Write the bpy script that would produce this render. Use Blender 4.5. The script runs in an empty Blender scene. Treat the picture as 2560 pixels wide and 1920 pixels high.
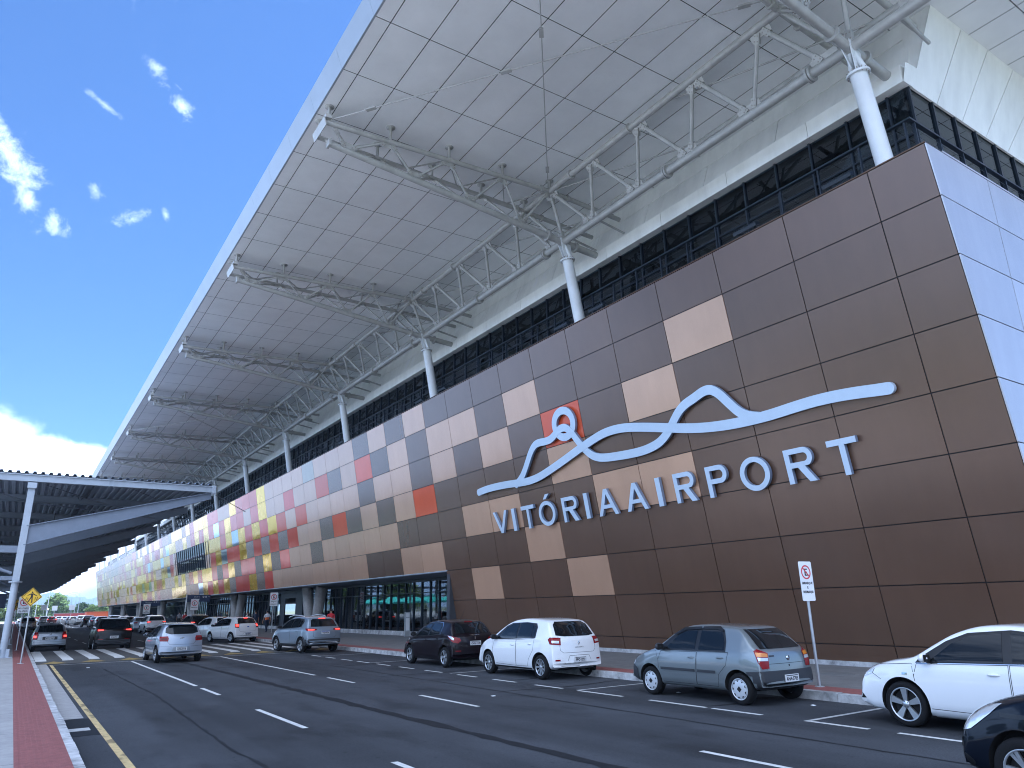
import bpy, bmesh, math, random
from mathutils import Vector, Matrix, geometry, interpolate
from mathutils.bvhtree import BVHTree
random.seed(7)
R = math.radians
SC = bpy.context.scene
COL = SC.collection
V = Vector

# ---------------------------------------------------------------- helpers
class MB:
    """collects shapes and links them as one mesh object"""
    def __init__(s):
        s.v = []; s.f = []; s.m = []; s.sm = []
    def add(s, vs, fs, mi=0, smooth=False):
        o = len(s.v)
        s.v += [tuple(v) for v in vs]
        for f in fs:
            s.f.append([i + o for i in f]); s.m.append(mi); s.sm.append(smooth)
        return s
    def box(s, lo, hi, mi=0):
        (a, b, c), (d, e, f) = lo, hi
        vs = [(a,b,c),(d,b,c),(d,e,c),(a,e,c),(a,b,f),(d,b,f),(d,e,f),(a,e,f)]
        return s.add(vs, [(0,3,2,1),(4,5,6,7),(0,1,5,4),(1,2,6,5),(2,3,7,6),(3,0,4,7)], mi)
    def obox(s, c, ax, ay, az, mi=0):
        """oriented box: centre and three half-axis vectors"""
        c, ax, ay, az = V(c), V(ax), V(ay), V(az)
        vs = [c + i*ax + j*ay + k*az for k in (-1,1) for j, i in ((-1,-1),(-1,1),(1,1),(1,-1))]
        return s.add(vs, [(0,3,2,1),(4,5,6,7),(0,1,5,4),(1,2,6,5),(2,3,7,6),(3,0,4,7)], mi)
    def quad(s, a, b, c, d, mi=0):
        return s.add([a, b, c, d], [(0,1,2,3)], mi)
    def tube(s, p0, p1, r0, r1=None, n=10, mi=0, cap=True):
        r1 = r0 if r1 is None else r1
        p0, p1 = V(p0), V(p1); d = (p1 - p0).normalized()
        u = d.orthogonal().normalized(); w = d.cross(u)
        vs = []
        for p, r in ((p0, r0), (p1, r1)):
            for i in range(n):
                a = 2*math.pi*i/n
                vs.append(p + r*(math.cos(a)*u + math.sin(a)*w))
        s.add(vs, [(i, (i+1) % n, n+(i+1) % n, n+i) for i in range(n)], mi, True)
        if cap:
            s.add(vs[:n], [tuple(range(n))[::-1]], mi); s.add(vs[n:], [tuple(range(n))], mi)
        return s
    def pipe(s, pts, r, n=8, mi=0):
        pts = [V(p) for p in pts]; rings = []
        u = None
        for i, p in enumerate(pts):
            d = (pts[min(i+1, len(pts)-1)] - pts[max(i-1, 0)]).normalized()
            u = d.orthogonal().normalized() if u is None else (u - d*u.dot(d)).normalized()
            w = d.cross(u); rr = r[i] if isinstance(r, (list, tuple)) else r
            rings += [p + rr*(math.cos(2*math.pi*k/n)*u + math.sin(2*math.pi*k/n)*w) for k in range(n)]
        fs = [(j*n+k, j*n+(k+1) % n, (j+1)*n+(k+1) % n, (j+1)*n+k) for j in range(len(pts)-1) for k in range(n)]
        s.add(rings, fs, mi, True)
        s.add(rings[:n], [tuple(range(n))[::-1]], mi); s.add(rings[-n:], [tuple(range(n))], mi)
        return s
    def prism(s, poly, fn, d0, d1, mi=0, smooth=False):
        """poly in 2D, fn(u, v, depth) -> 3D"""
        n = len(poly)
        a = [fn(u, v, d0) for u, v in poly]; b = [fn(u, v, d1) for u, v in poly]
        s.add(a + b, [(i, (i+1) % n, n+(i+1) % n, n+i) for i in range(n)], mi, smooth)
        s.add(a, [tuple(range(n))[::-1]], mi); s.add(b, [tuple(range(n))], mi)
        return s
    def lathe(s, prof, n=24, fn=None, mi=0, smooth=True):
        """prof: list of (radius, axial); axis = x by default"""
        fn = fn or (lambda r, a, h: (h, r*math.cos(a), r*math.sin(a)))
        vs = [fn(r, 2*math.pi*i/n, h) for r, h in prof for i in range(n)]
        fs = [(j*n+i, j*n+(i+1) % n, (j+1)*n+(i+1) % n, (j+1)*n+i) for j in range(len(prof)-1) for i in range(n)]
        return s.add(vs, fs, mi, smooth)
    def ball(s, c, rx, ry, rz, n=10, mi=0):
        c = V(c); vs = []; fs = []; m = max(4, n//2)
        for j in range(m+1):
            t = math.pi*j/m
            for i in range(n):
                a = 2*math.pi*i/n
                vs.append(c + V((rx*math.sin(t)*math.cos(a), ry*math.sin(t)*math.sin(a), rz*math.cos(t))))
        for j in range(m):
            for i in range(n):
                fs.append((j*n+i, (j+1)*n+i, (j+1)*n+(i+1) % n, j*n+(i+1) % n))
        return s.add(vs, fs, mi, True)
    def build(s, name, mats, parent=None, origin=(0,0,0), fix=True):
        me = bpy.data.meshes.new(name)
        ox, oy, oz = origin
        me.from_pydata([(x-ox, y-oy, z-oz) for x, y, z in s.v], [], s.f)
        for m in (mats if isinstance(mats, (list, tuple)) else [mats]): me.materials.append(m)
        me.polygons.foreach_set('material_index', s.m)
        me.polygons.foreach_set('use_smooth', s.sm)
        me.update()
        if fix:
            bm = bmesh.new(); bm.from_mesh(me); bmesh.ops.recalc_face_normals(bm, faces=bm.faces[:]); bm.to_mesh(me); bm.free()
        o = bpy.data.objects.new(name, me); COL.objects.link(o)
        if parent: o.parent = parent
        return o

def tag(o, label=None, cat=None, group=None, kind=None):
    if label: o['label'] = label
    if cat: o['category'] = cat
    if group: o['group'] = group
    if kind: o['kind'] = kind
    return o
def thing(name, label, cat, loc=(0,0,0), rz=0, group=None, parent=None):
    o = bpy.data.objects.new(name, None); COL.objects.link(o)
    o.location = loc; o.rotation_euler = (0, 0, rz); o.empty_display_size = .2
    if parent: o.parent = parent
    return tag(o, label, cat, group)
def node(name, parent, loc=(0,0,0)):
    o = bpy.data.objects.new(name, None); COL.objects.link(o); o.parent = parent; o.location = loc; o.empty_display_size = .1
    return o
def copy_tree(o, parent=None):
    c = o.copy(); COL.objects.link(c); c.parent = parent
    for ch in list(o.children): copy_tree(ch, c)
    return c
def repaint(o, pairs):
    """give a copied thing other materials, slot by slot"""
    for x in [o] + list(o.children_recursive):
        for sl in getattr(x, 'material_slots', []):
            if sl.material in pairs:
                m = pairs[sl.material]; sl.link = 'OBJECT'; sl.material = m

def text_obj(body, h, name, m, parent, mat4, depth=.004, offset=0, align='CENTER', sx=1):
    cu = bpy.data.curves.new(name, 'FONT'); cu.body = body; cu.size = h/.7; cu.extrude = depth/2; cu.offset = offset
    cu.align_x = align; cu.align_y = 'CENTER'; cu.resolution_u = 4
    t = bpy.data.objects.new(name, cu); COL.objects.link(t)
    dg = bpy.context.evaluated_depsgraph_get(); me = bpy.data.meshes.new_from_object(t.evaluated_get(dg))
    bpy.data.objects.remove(t); bpy.data.curves.remove(cu)
    me.transform(mat4 @ Matrix.Diagonal((sx, 1, 1, 1))); me.materials.clear(); me.materials.append(m); me.name = name
    o = bpy.data.objects.new(name, me); COL.objects.link(o)
    if parent: o.parent = parent
    return o

# ---------------------------------------------------------------- materials
def mat(name, col, rough=.5, metal=0, coat=0, var=0, scale=3, bump=0, bscale=40, stretch=(1,1,1), emit=0, spec=.5, var2=0, scale2=.4):
    m = bpy.data.materials.new(name); m.use_nodes = True
    nt = m.node_tree; b = nt.nodes['Principled BSDF']
    b.inputs['Base Color'].default_value = (*col, 1); b.inputs['Roughness'].default_value = rough
    b.inputs['Metallic'].default_value = metal; b.inputs['Specular IOR Level'].default_value = spec
    if coat: b.inputs['Coat Weight'].default_value = coat; b.inputs['Coat Roughness'].default_value = .04
    if emit: b.inputs['Emission Color'].default_value = (*col, 1); b.inputs['Emission Strength'].default_value = emit
    if var or bump or var2:
        tc = nt.nodes.new('ShaderNodeTexCoord'); mp = nt.nodes.new('ShaderNodeMapping')
        mp.inputs['Scale'].default_value = stretch; nt.links.new(tc.outputs['Object'], mp.inputs['Vector'])
    last = None
    for vv, ss, st in ((var, scale, True), (var2, scale2, False)):
        if not vv: continue
        nz = nt.nodes.new('ShaderNodeTexNoise'); nz.inputs['Scale'].default_value = ss; nz.inputs['Detail'].default_value = 6
        nz.inputs['Roughness'].default_value = .65
        nt.links.new((mp if st else tc).outputs[0 if st else 'Object'], nz.inputs['Vector'])
        mr = nt.nodes.new('ShaderNodeMapRange'); mr.inputs['From Min'].default_value = .3; mr.inputs['From Max'].default_value = .7
        mr.inputs['To Min'].default_value = 1-vv; mr.inputs['To Max'].default_value = 1+vv
        nt.links.new(nz.outputs['Fac'], mr.inputs['Value'])
        mx = nt.nodes.new('ShaderNodeMix'); mx.data_type = 'RGBA'; mx.blend_type = 'MULTIPLY'; mx.inputs['Factor'].default_value = 1
        if last: nt.links.new(last, mx.inputs['A'])
        else: mx.inputs['A'].default_value = (*col, 1)
        nt.links.new(mr.outputs[0], mx.inputs['B']); last = mx.outputs['Result']
    if last: nt.links.new(last, b.inputs['Base Color'])
    if bump:
        nb = nt.nodes.new('ShaderNodeTexNoise'); nb.inputs['Scale'].default_value = bscale; nb.inputs['Detail'].default_value = 3
        nt.links.new(tc.outputs['Object'], nb.inputs['Vector'])
        bp = nt.nodes.new('ShaderNodeBump'); bp.inputs['Strength'].default_value = bump; bp.inputs['Distance'].default_value = .02
        nt.links.new(nb.outputs['Fac'], bp.inputs['Height']); nt.links.new(bp.outputs['Normal'], b.inputs['Normal'])
        if coat: nt.links.new(bp.outputs['Normal'], b.inputs['Coat Normal'])
    return m
def see_through(name, tint, refl=.5):
    m = bpy.data.materials.new(name); m.use_nodes = True; nt = m.node_tree; nt.nodes.clear()
    out = nt.nodes.new('ShaderNodeOutputMaterial'); mx = nt.nodes.new('ShaderNodeMixShader')
    tr = nt.nodes.new('ShaderNodeBsdfTransparent'); gl = nt.nodes.new('ShaderNodeBsdfGlossy'); fr = nt.nodes.new('ShaderNodeFresnel')
    tr.inputs['Color'].default_value = (*tint, 1); gl.inputs['Roughness'].default_value = .02; fr.inputs['IOR'].default_value = 1.25 + refl
    gl.inputs['Color'].default_value = (.85, .93, 1, 1)
    nt.links.new(fr.outputs[0], mx.inputs[0]); nt.links.new(tr.outputs[0], mx.inputs[1]); nt.links.new(gl.outputs[0], mx.inputs[2])
    nt.links.new(mx.outputs[0], out.inputs['Surface'])
    return m

def clad(name, col, rough, metal, wave=.0, streak=.045, spec=.5, coat=0):
    """coated metal cladding: faint rain streaks, slight oil-canning, a small tone step from sheet to sheet"""
    m = mat(name, col, rough, metal, coat=coat, var=streak, scale=1.6, stretch=(1, 1, .12), bump=wave, bscale=.9, spec=spec, var2=.06, scale2=.35)
    nt = m.node_tree; b = nt.nodes['Principled BSDF']; b.inputs['Coat Roughness'].default_value = .24
    g = nt.nodes.new('ShaderNodeNewGeometry'); mr = nt.nodes.new('ShaderNodeMapRange')
    mr.inputs['To Min'].default_value = .93; mr.inputs['To Max'].default_value = 1.07
    nt.links.new(g.outputs['Random Per Island'], mr.inputs['Value'])
    mx = nt.nodes.new('ShaderNodeMix'); mx.data_type = 'RGBA'; mx.blend_type = 'MULTIPLY'; mx.inputs['Factor'].default_value = 1
    src = b.inputs['Base Color'].links[0].from_socket
    nt.links.new(src, mx.inputs['A']); nt.links.new(mr.outputs[0], mx.inputs['B']); nt.links.new(mx.outputs['Result'], b.inputs['Base Color'])
    for n in nt.nodes:
        if n.type == 'BUMP': n.inputs['Distance'].default_value = .06
    return m

M = {}
def add_tone(m, stretch, scale, lo, hi, f0, f1, detail=5):
    """multiplies a stretched noise into a material's own colour (wear and stains)"""
    nt = m.node_tree; b = nt.nodes['Principled BSDF']; tc = nt.nodes.new('ShaderNodeTexCoord'); mp = nt.nodes.new('ShaderNodeMapping'); mp.inputs['Scale'].default_value = stretch
    nz = nt.nodes.new('ShaderNodeTexNoise'); nz.inputs['Scale'].default_value = scale; nz.inputs['Detail'].default_value = detail; mr = nt.nodes.new('ShaderNodeMapRange'); mr.interpolation_type = 'SMOOTHSTEP'
    for k, v in (('From Min', f0), ('From Max', f1), ('To Min', lo), ('To Max', hi)): mr.inputs[k].default_value = v
    nt.links.new(tc.outputs['Object'], mp.inputs['Vector']); nt.links.new(mp.outputs[0], nz.inputs['Vector']); nt.links.new(nz.outputs['Fac'], mr.inputs['Value'])
    mx = nt.nodes.new('ShaderNodeMix'); mx.data_type = 'RGBA'; mx.blend_type = 'MULTIPLY'; mx.inputs['Factor'].default_value = 1
    nt.links.new(b.inputs['Base Color'].links[0].from_socket, mx.inputs['A']); nt.links.new(mr.outputs[0], mx.inputs['B']); nt.links.new(mx.outputs['Result'], b.inputs['Base Color'])
M['asphalt'] = mat('asphalt', (.050, .053, .061), .8, spec=.3, var=.26, scale=30, bump=.5, bscale=160, var2=.20, scale2=.5)
add_tone(M['asphalt'], (.55, .045, 1), 1.0, .66, 1.10, .38, .60)
add_tone(M['asphalt'], (1.2, .5, 1), .9, 1.0, .66, .54, .68, 8)
add_tone(M['asphalt'], (6, 6, 6), 1.6, 1.0, .55, .66, .74, 2)
M['asphalt_old'] = mat('asphalt_old', (.075, .073, .07), .85, var=.18, scale=20, bump=.4, bscale=120, var2=.15, scale2=.2)
M['tar'] = mat('tar', (.016, .017, .020), .75, var=.25, scale=10, spec=.2)
M['hump_yellow'] = mat('hump_yellow', (.27, .20, .075), .75, var=.4, scale=5, spec=.3)
M['white_line'] = mat('white_line', (.60, .60, .58), .65, var=.22, scale=14, var2=.12, scale2=1.5)
M['worn_line'] = mat('worn_line', (.42, .42, .41), .7, var=.3, scale=6)
M['yellow_line'] = mat('yellow_line', (.50, .38, .17), .65, var=.34, scale=9)
add_tone(M['yellow_line'], (2, .6, 1), 3, .45, 1.05, .36, .50)
M['concrete'] = mat('concrete', (.33, .32, .31), .8, var=.14, scale=5, bump=.3, bscale=60, var2=.1, scale2=.5)
M['concrete_dark'] = mat('concrete_dark', (.15, .15, .15), .8, var=.15, scale=4, bump=.3, bscale=50)
M['kerb'] = mat('kerb', (.40, .40, .40), .8, var=.55, scale=3.2, bump=.5, bscale=30)
M['tactile'] = mat('tactile', (.24, .085, .075), .75, var=.2, scale=8, bump=.3, bscale=50)
M['pave_r'] = mat('pave_r', (.17, .165, .16), .8, var=.14, scale=4, bump=.25, bscale=70, var2=.12, scale2=.4)
M['soil'] = mat('soil', (.12, .13, .06), .95, var=.3, scale=.6)
M['brown'] = clad('clad_brown', (.135, .078, .048), .26, .30, wave=.05, coat=.42)
M['tan'] = clad('clad_tan', (.54, .33, .205), .26, .30, wave=.05, coat=.42)
M['grey_c'] = clad('clad_grey', (.42, .37, .30), .22, .4, wave=.1)
M['orange'] = clad('clad_orange', (.62, .10, .035), .18, .1, wave=.1)
M['red'] = clad('clad_red', (.60, .085, .05), .13, .2, wave=.2)
M['yellow'] = clad('clad_yellow', (.95, .60, .05), .09, .6, wave=.34)
M['sky_c'] = clad('clad_pale', (.62, .74, .86), .08, .85, wave=.05)
M['end_c'] = clad('clad_end', (.52, .51, .54), .22, .25, wave=.05)
M['joint'] = mat('joint', (.012, .011, .011), .8)
M['soffit'] = mat('soffit', (.88, .88, .87), .38, .15, var=.05, scale=.7, bump=.05, bscale=.8, var2=.05, scale2=.15)
M['wall_white'] = mat('wall_white', (.93, .93, .89), .45, 0, var=.1, scale=1.2, stretch=(1, 1, .25), var2=.08, scale2=.25)
M['steel'] = mat('steel', (.44, .435, .415), .38, .1, var=.12, scale=4, var2=.08, scale2=.8)
M['steel_w'] = mat('steel_w', (.74, .76, .78), .35, 0, var=.06, scale=2)
M['bolt'] = mat('bolt', (.34, .32, .29), .6, .3, var=.3, scale=20)
M['galv'] = mat('galv', (.46, .48, .50), .42, .6, var=.12, scale=6)
M['frame'] = mat('frame', (.02, .028, .042), .4, .3)
M['glass'] = see_through('glass', (.30, .36, .42), .30)
M['glass_lobby'] = see_through('glass_lobby', (.62, .72, .74), .45)
M['glass_dark'] = mat('glass_dark', (.008, .012, .02), .03, 0, spec=.7)
M['dark'] = mat('dark', (.012, .014, .018), .7)
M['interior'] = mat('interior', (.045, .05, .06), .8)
M['canopy_post'] = mat('canopy_post', (.40, .44, .50), .4, .1, var=.08, scale=2)
M['canopy_steel'] = mat('canopy_steel', (.19, .22, .28), .45, .1, var=.08, scale=2)
M['edge_grey'] = mat('edge_grey', (.36, .39, .43), .35, .3, var=.05, scale=1)
M['canopy_dark'] = mat('canopy_dark', (.20, .23, .28), .5, .2)
M['sheet'] = mat('sheet', (.30, .34, .42), .5, .3, var=.1, scale=.8)
M['sign_blue'] = mat('sign_blue_metal', (.54, .63, .74), .32, .1, var=.04, scale=2)
M['sign_side'] = mat('sign_side', (.22, .27, .38), .4, .1)
M['white'] = mat('white', (.80, .82, .84), .45)
M['red_p'] = mat('red_p', (.55, .05, .06), .5)
M['black_p'] = mat('black_p', (.012, .012, .016), .5)
M['yellow_p'] = mat('yellow_p', (.75, .47, .02), .45)
M['navy'] = mat('navy', (.012, .028, .085), .4)
M['orange_wall'] = mat('orange_wall', (.62, .115, .03), .6, var=.06, scale=2)
M['red_wall'] = mat('red_wall', (.40, .06, .05), .6, var=.08, scale=2)
# ---------------------------------------------------------------- camera, sky, sun
CAM = V((0, 0, 1.9))
cd = bpy.data.cameras.new('camera'); cam = bpy.data.objects.new('camera', cd); COL.objects.link(cam); SC.camera = cam
yaw, pit, rol = R(33.860), R(17.071), R(-1.220)
fw = V((math.sin(yaw)*math.cos(pit), math.cos(yaw)*math.cos(pit), math.sin(pit)))
rt = V((math.cos(yaw), -math.sin(yaw), 0)); up = rt.cross(fw)
r2 = rt*math.cos(rol) + up*math.sin(rol); u2 = up*math.cos(rol) - rt*math.sin(rol)
cam.matrix_world = Matrix(((r2.x, u2.x, -fw.x, 0), (r2.y, u2.y, -fw.y, 0), (r2.z, u2.z, -fw.z, CAM.z), (0, 0, 0, 1)))
cd.sensor_width = 36; cd.lens = 36*1797.35/2560; cd.clip_end = 20000; cd.clip_start = .05

SUN_AZ, SUN_EL = 72, 63          # degrees clockwise from +Y, degrees above the horizon
sd = bpy.data.lights.new('sun', 'SUN'); so = bpy.data.objects.new('sun', sd); COL.objects.link(so)
sdir = V((math.sin(R(SUN_AZ))*math.cos(R(SUN_EL)), math.cos(R(SUN_AZ))*math.cos(R(SUN_EL)), math.sin(R(SUN_EL))))
so.rotation_euler = (-sdir).to_track_quat('-Z', 'Y').to_euler(); so.location = (30, 30, 60)
sd.energy = 5.0; sd.angle = R(.5); sd.color = (1, .96, .90)

def pixel_dir(x, y):
    return (fw + (x-1280)/1797.35*r2 - (y-960)/1797.35*u2).normalized()
w = bpy.data.worlds.new('World'); SC.world = w; w.use_nodes = True
nt = w.node_tree; nt.nodes.clear(); N = nt.nodes.new; LK = nt.links.new
sky = N('ShaderNodeTexSky'); sky.sky_type = 'NISHITA'; sky.sun_disc = False
sky.sun_elevation = R(SUN_EL); sky.sun_rotation = R(SUN_AZ); sky.air_density = .85; sky.dust_density = .1; sky.ozone_density = 3.0; sky.altitude = 0
tc = N('ShaderNodeTexCoord')
def math_n(op, a, b=None, c=None):
    n = N('ShaderNodeMath'); n.operation = op
    for i, q in enumerate((a, b, c)):
        if q is None: continue
        if isinstance(q, (int, float)): n.inputs[i].default_value = q
        else: LK(q, n.inputs[i])
    return n.outputs[0]
nz = N('ShaderNodeTexNoise'); nz.inputs['Scale'].default_value = 9; nz.inputs['Detail'].default_value = 9; nz.inputs['Roughness'].default_value = .62; nz.inputs['Distortion'].default_value = .5
LK(tc.outputs['Generated'], nz.inputs['Vector'])
nz2 = N('ShaderNodeTexNoise'); nz2.inputs['Scale'].default_value = 42; nz2.inputs['Detail'].default_value = 9; nz2.inputs['Roughness'].default_value = .66; nz2.inputs['Distortion'].default_value = .25
LK(tc.outputs['Generated'], nz2.inputs['Vector'])
def blob(d, rad, noise, amp, lo, hi, peak=1.0, axis=None, stretch=1.0):
    """one cloud round a direction of the sky; its outline is broken by noise"""
    s = N('ShaderNodeVectorMath'); s.operation = 'SUBTRACT'; LK(tc.outputs['Generated'], s.inputs[0]); s.inputs[1].default_value = d
    src = s.outputs[0]
    if axis is not None:
        dt = N('ShaderNodeVectorMath'); dt.operation = 'DOT_PRODUCT'; LK(src, dt.inputs[0]); dt.inputs[1].default_value = axis
        sc_ = N('ShaderNodeVectorMath'); sc_.operation = 'SCALE'; sc_.inputs[0].default_value = axis; LK(math_n('MULTIPLY', dt.outputs['Value'], 1-1/stretch), sc_.inputs['Scale'])
        s2 = N('ShaderNodeVectorMath'); s2.operation = 'SUBTRACT'; LK(src, s2.inputs[0]); LK(sc_.outputs[0], s2.inputs[1]); src = s2.outputs[0]
    ln = N('ShaderNodeVectorMath'); ln.operation = 'LENGTH'; LK(src, ln.inputs[0])
    base = math_n('SUBTRACT', 1, math_n('DIVIDE', ln.outputs['Value'], rad))
    val = math_n('ADD', base, math_n('MULTIPLY', math_n('SUBTRACT', noise, .5), amp))
    mr = N('ShaderNodeMapRange'); mr.interpolation_type = 'SMOOTHSTEP'; LK(val, mr.inputs['Value'])
    mr.inputs['From Min'].default_value = lo; mr.inputs['From Max'].default_value = hi; mr.inputs['To Max'].default_value = peak
    return mr.outputs[0]
n1, n2 = nz.outputs['Fac'], nz2.outputs['Fac']
def line(x0, y0, x1, y1): return (pixel_dir(x1, y1) - pixel_dir(x0, y0)).normalized()
cl = [
 blob(pixel_dir(60, 1290), .098, n1, .50, .0, .16, 1.0, line(0, 1250, 300, 1290), 1.7),
 blob(pixel_dir(-300, 1290), .17, n1, .6, .0, .25, 1.0),
 blob(pixel_dir(30, 400), .026, n2, 2.6, .16, 1.2, .62, line(0, 330, 110, 470), 2.6),
 blob(pixel_dir(70, 500), .017, n2, 2.6, .12, 1.1, .52, line(30, 420, 120, 580), 2.0),
 blob(pixel_dir(140, 555), .016, n2, 2.6, .2, 1.2, .50, line(110, 480, 160, 600), 1.6),
 blob(pixel_dir(452, 262), .017, n2, 3.0, .25, 1.4, .50, line(400, 200, 510, 320), 2.6),
 blob(pixel_dir(392, 172), .012, n2, 2.6, .25, 1.3, .34, line(370, 150, 420, 200), 1.8),
 blob(pixel_dir(262, 262), .006, n2, 2.4, .2, 1.3, .32, line(200, 235, 310, 320), 5),
 blob(pixel_dir(240, 475), .012, n2, 3.0, .35, 1.4, .32, line(220, 430, 270, 510), 2.2),
 blob(pixel_dir(330, 548), .014, n2, 3.0, .3, 1.4, .36, line(290, 560, 390, 530), 2.2),
 blob(pixel_dir(415, 540), .007, n2, 2.6, .3, 1.4, .30, line(410, 510, 425, 575), 2),
]
# bright broken clouds added in the unseen sky to lift shade and facade reflections
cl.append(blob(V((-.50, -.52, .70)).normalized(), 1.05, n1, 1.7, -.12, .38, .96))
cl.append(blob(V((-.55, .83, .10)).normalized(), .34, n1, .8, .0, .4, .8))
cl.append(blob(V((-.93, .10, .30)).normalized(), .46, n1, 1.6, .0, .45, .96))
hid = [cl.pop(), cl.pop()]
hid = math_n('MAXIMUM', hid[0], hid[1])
tot = cl[0]
for c in cl[1:]: tot = math_n('MAXIMUM', tot, c)
shade = N('ShaderNodeMapRange'); LK(n1, shade.inputs['Value']); shade.inputs['From Min'].default_value = .3; shade.inputs['From Max'].default_value = .65
shade.inputs['To Min'].default_value = 16; shade.inputs['To Max'].default_value = 11
cc = N('ShaderNodeCombineColor'); LK(shade.outputs[0], cc.inputs[0]); LK(shade.outputs[0], cc.inputs[1]); LK(math_n('MULTIPLY', shade.outputs[0], 1.04), cc.inputs[2])
dk = N('ShaderNodeMix'); dk.data_type = 'RGBA'; dk.blend_type = 'MULTIPLY'; dk.inputs['Factor'].default_value = 1; LK(sky.outputs[0], dk.inputs['A']); dk.inputs['B'].default_value = (.78, .86, .94, 1)
mx = N('ShaderNodeMix'); mx.data_type = 'RGBA'; LK(tot, mx.inputs['Factor']); LK(dk.outputs['Result'], mx.inputs['A']); LK(cc.outputs[0], mx.inputs['B'])
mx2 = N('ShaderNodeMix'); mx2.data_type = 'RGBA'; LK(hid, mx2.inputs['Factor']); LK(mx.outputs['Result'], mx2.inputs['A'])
c2 = N('ShaderNodeCombineColor'); LK(math_n('MULTIPLY', shade.outputs[0], .80), c2.inputs[0]); LK(math_n('MULTIPLY', shade.outputs[0], .95), c2.inputs[1]); LK(math_n('MULTIPLY', shade.outputs[0], 1.18), c2.inputs[2]); LK(c2.outputs[0], mx2.inputs['B'])  # bluish tint given to the added off-view clouds so their fill light is cooler
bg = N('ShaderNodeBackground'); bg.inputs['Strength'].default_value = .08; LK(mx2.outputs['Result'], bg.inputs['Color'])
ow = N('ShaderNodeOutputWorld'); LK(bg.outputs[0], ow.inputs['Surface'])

vs_ = SC.view_settings; vs_.view_transform = 'Standard'; vs_.look = 'None'; vs_.gamma = 1; vs_.use_curve_mapping = False; vs_.exposure = 1.3; vs_.use_white_balance = True; vs_.white_balance_temperature = 5150
SC.cycles.max_bounces = 7; SC.cycles.diffuse_bounces = 3; SC.cycles.glossy_bounces = 4; SC.cycles.transparent_max_bounces = 16; SC.cycles.transmission_bounces = 4
SC.cycles.caustics_reflective = False; SC.cycles.caustics_refractive = False; SC.cycles.sample_clamp_indirect = 6
SC.cycles.use_denoising = True; SC.cycles.filter_width = 1.05

# ---------------------------------------------------------------- ground, road, pavements
def sheet(name, x0, y0, x1, y1, z, m, nx=1, ny=1):
    b = MB(); b.quad((x0, y0, z), (x1, y0, z), (x1, y1, z), (x0, y1, z)); return tag(b.build(name, m), kind='structure')
M['lot'] = mat('lot', (.36, .35, .33), .85, var=.12, scale=2)
sheet('ground', -3200, -900, 3200, 3300, -.06, M['soil'])
sheet('road', .9, -25, 13.5, 420, 0, M['asphalt'])
sheet('parking_lot', -120, -60, -15, 300, -.02, M['lot'])
sheet('apron', 70, -60, 260, 330, -.03, M['asphalt_old'])
sheet('far_road', 13.5, 226, 70, 420, -.012, M['asphalt_old'])

b = MB(); b.box((-15, -25, -.3), (.28, 260, .148)); tag(b.build('pavement', M['concrete']), kind='structure')
b = MB()                                    # joints in the left pavement
for k in range(-10, 90): b.box((-15, k*2.9, .1485), (.279, k*2.9+.014, .1492))
for x in (-2.6, -5.5, -8.4): b.box((x, -25, .1485), (x+.014, 260, .1492))
tag(b.build('pavement_joints', M['concrete_dark']), kind='structure')
b = MB(); b.box((.2805, -25, -.3), (.88, 260, .150))
for i in range(9): b.box((.30+i*.064, -25, .150), (.30+i*.064+.03, 260, .1545), 0)
tag(b.build('tactile_paving', M['tactile']), kind='structure')
b = MB(); rr = random.Random(3)
for k in range(-25, 255):
    j = rr.uniform(-.012, .012); b.box((.8805, k+.006, -.3), (1.0+j, k+.994, .152+rr.uniform(-.006, .006)))
tag(b.build('kerb_left', M['kerb']), kind='structure')
sheet('gutter', 1.02, 17, 1.42, 35.9, .004, M['concrete'])
b = MB(); b.box((1.01, 14.6, .0), (1.50, 16.9, .0045)); tag(b.build('gutter_patch', M['tar']), kind='structure')
b = MB(); b.box((1.03, 15.2, .0047), (1.40, 15.55, .0085)); tag(b.build('gutter_mark', M['worn_line']), kind='structure')
# right side
b = MB(); rr = random.Random(5)
for k in range(-25, 226):
    j = rr.uniform(-.012, .012); b.box((13.38+j, k+.006, -.3), (13.56, k+.994, .152+rr.uniform(-.006, .006)))
tag(b.build('kerb_right', M['kerb']), kind='structure')
b = MB(); b.box((13.5605, -25, -.3), (14.3, 226, .150)); tag(b.build('red_paving', M['tactile']), kind='structure')
b = MB(); b.box((14.3005, -25, -.3), (70, 226, .148)); tag(b.build('sidewalk', M['pave_r']), kind='structure')
b = MB()
for k in range(-8, 75): b.box((14.31, k*3, .1485), (18.7, k*3+.012, .149))
tag(b.build('sidewalk_joints', M['concrete_dark']), kind='structure')

Z1 = .004
def marks(name, rects, m, z=Z1):
    b = MB()
    for x0, y0, x1, y1 in rects: b.quad((x0, y0, z), (x1, y0, z), (x1, y1, z), (x0, y1, z))
    return tag(b.build(name, m), kind='structure')
marks('yellow_edge_line', [(1.50, -10, 1.605, 35.3)], M['yellow_line'])
marks('lane_line', [(4.31, 21.9, 4.41, 34.9), (4.31, 19.2, 4.41, 21.2), (4.31, 12.9, 4.41, 15.9), (4.31, 6.4, 4.41, 9.4), (4.31, 0, 4.41, 3),
      (7.78, 22.6, 7.88, 34.9), (7.80, 19.55, 7.90, 21.55), (7.85, 13.2, 7.95, 15.75), (7.80, 4.9, 7.90, 7.4), (7.8, -2, 7.9, .6)]
      + [(xx, 50+8*k, xx+.1, 53+8*k) for k in range(40) for xx in (4.31, 7.78)], M['white_line'])
bays = [(10.98, 5.58-6.05*0, 11.08, 6.4)]
rects = []
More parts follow.
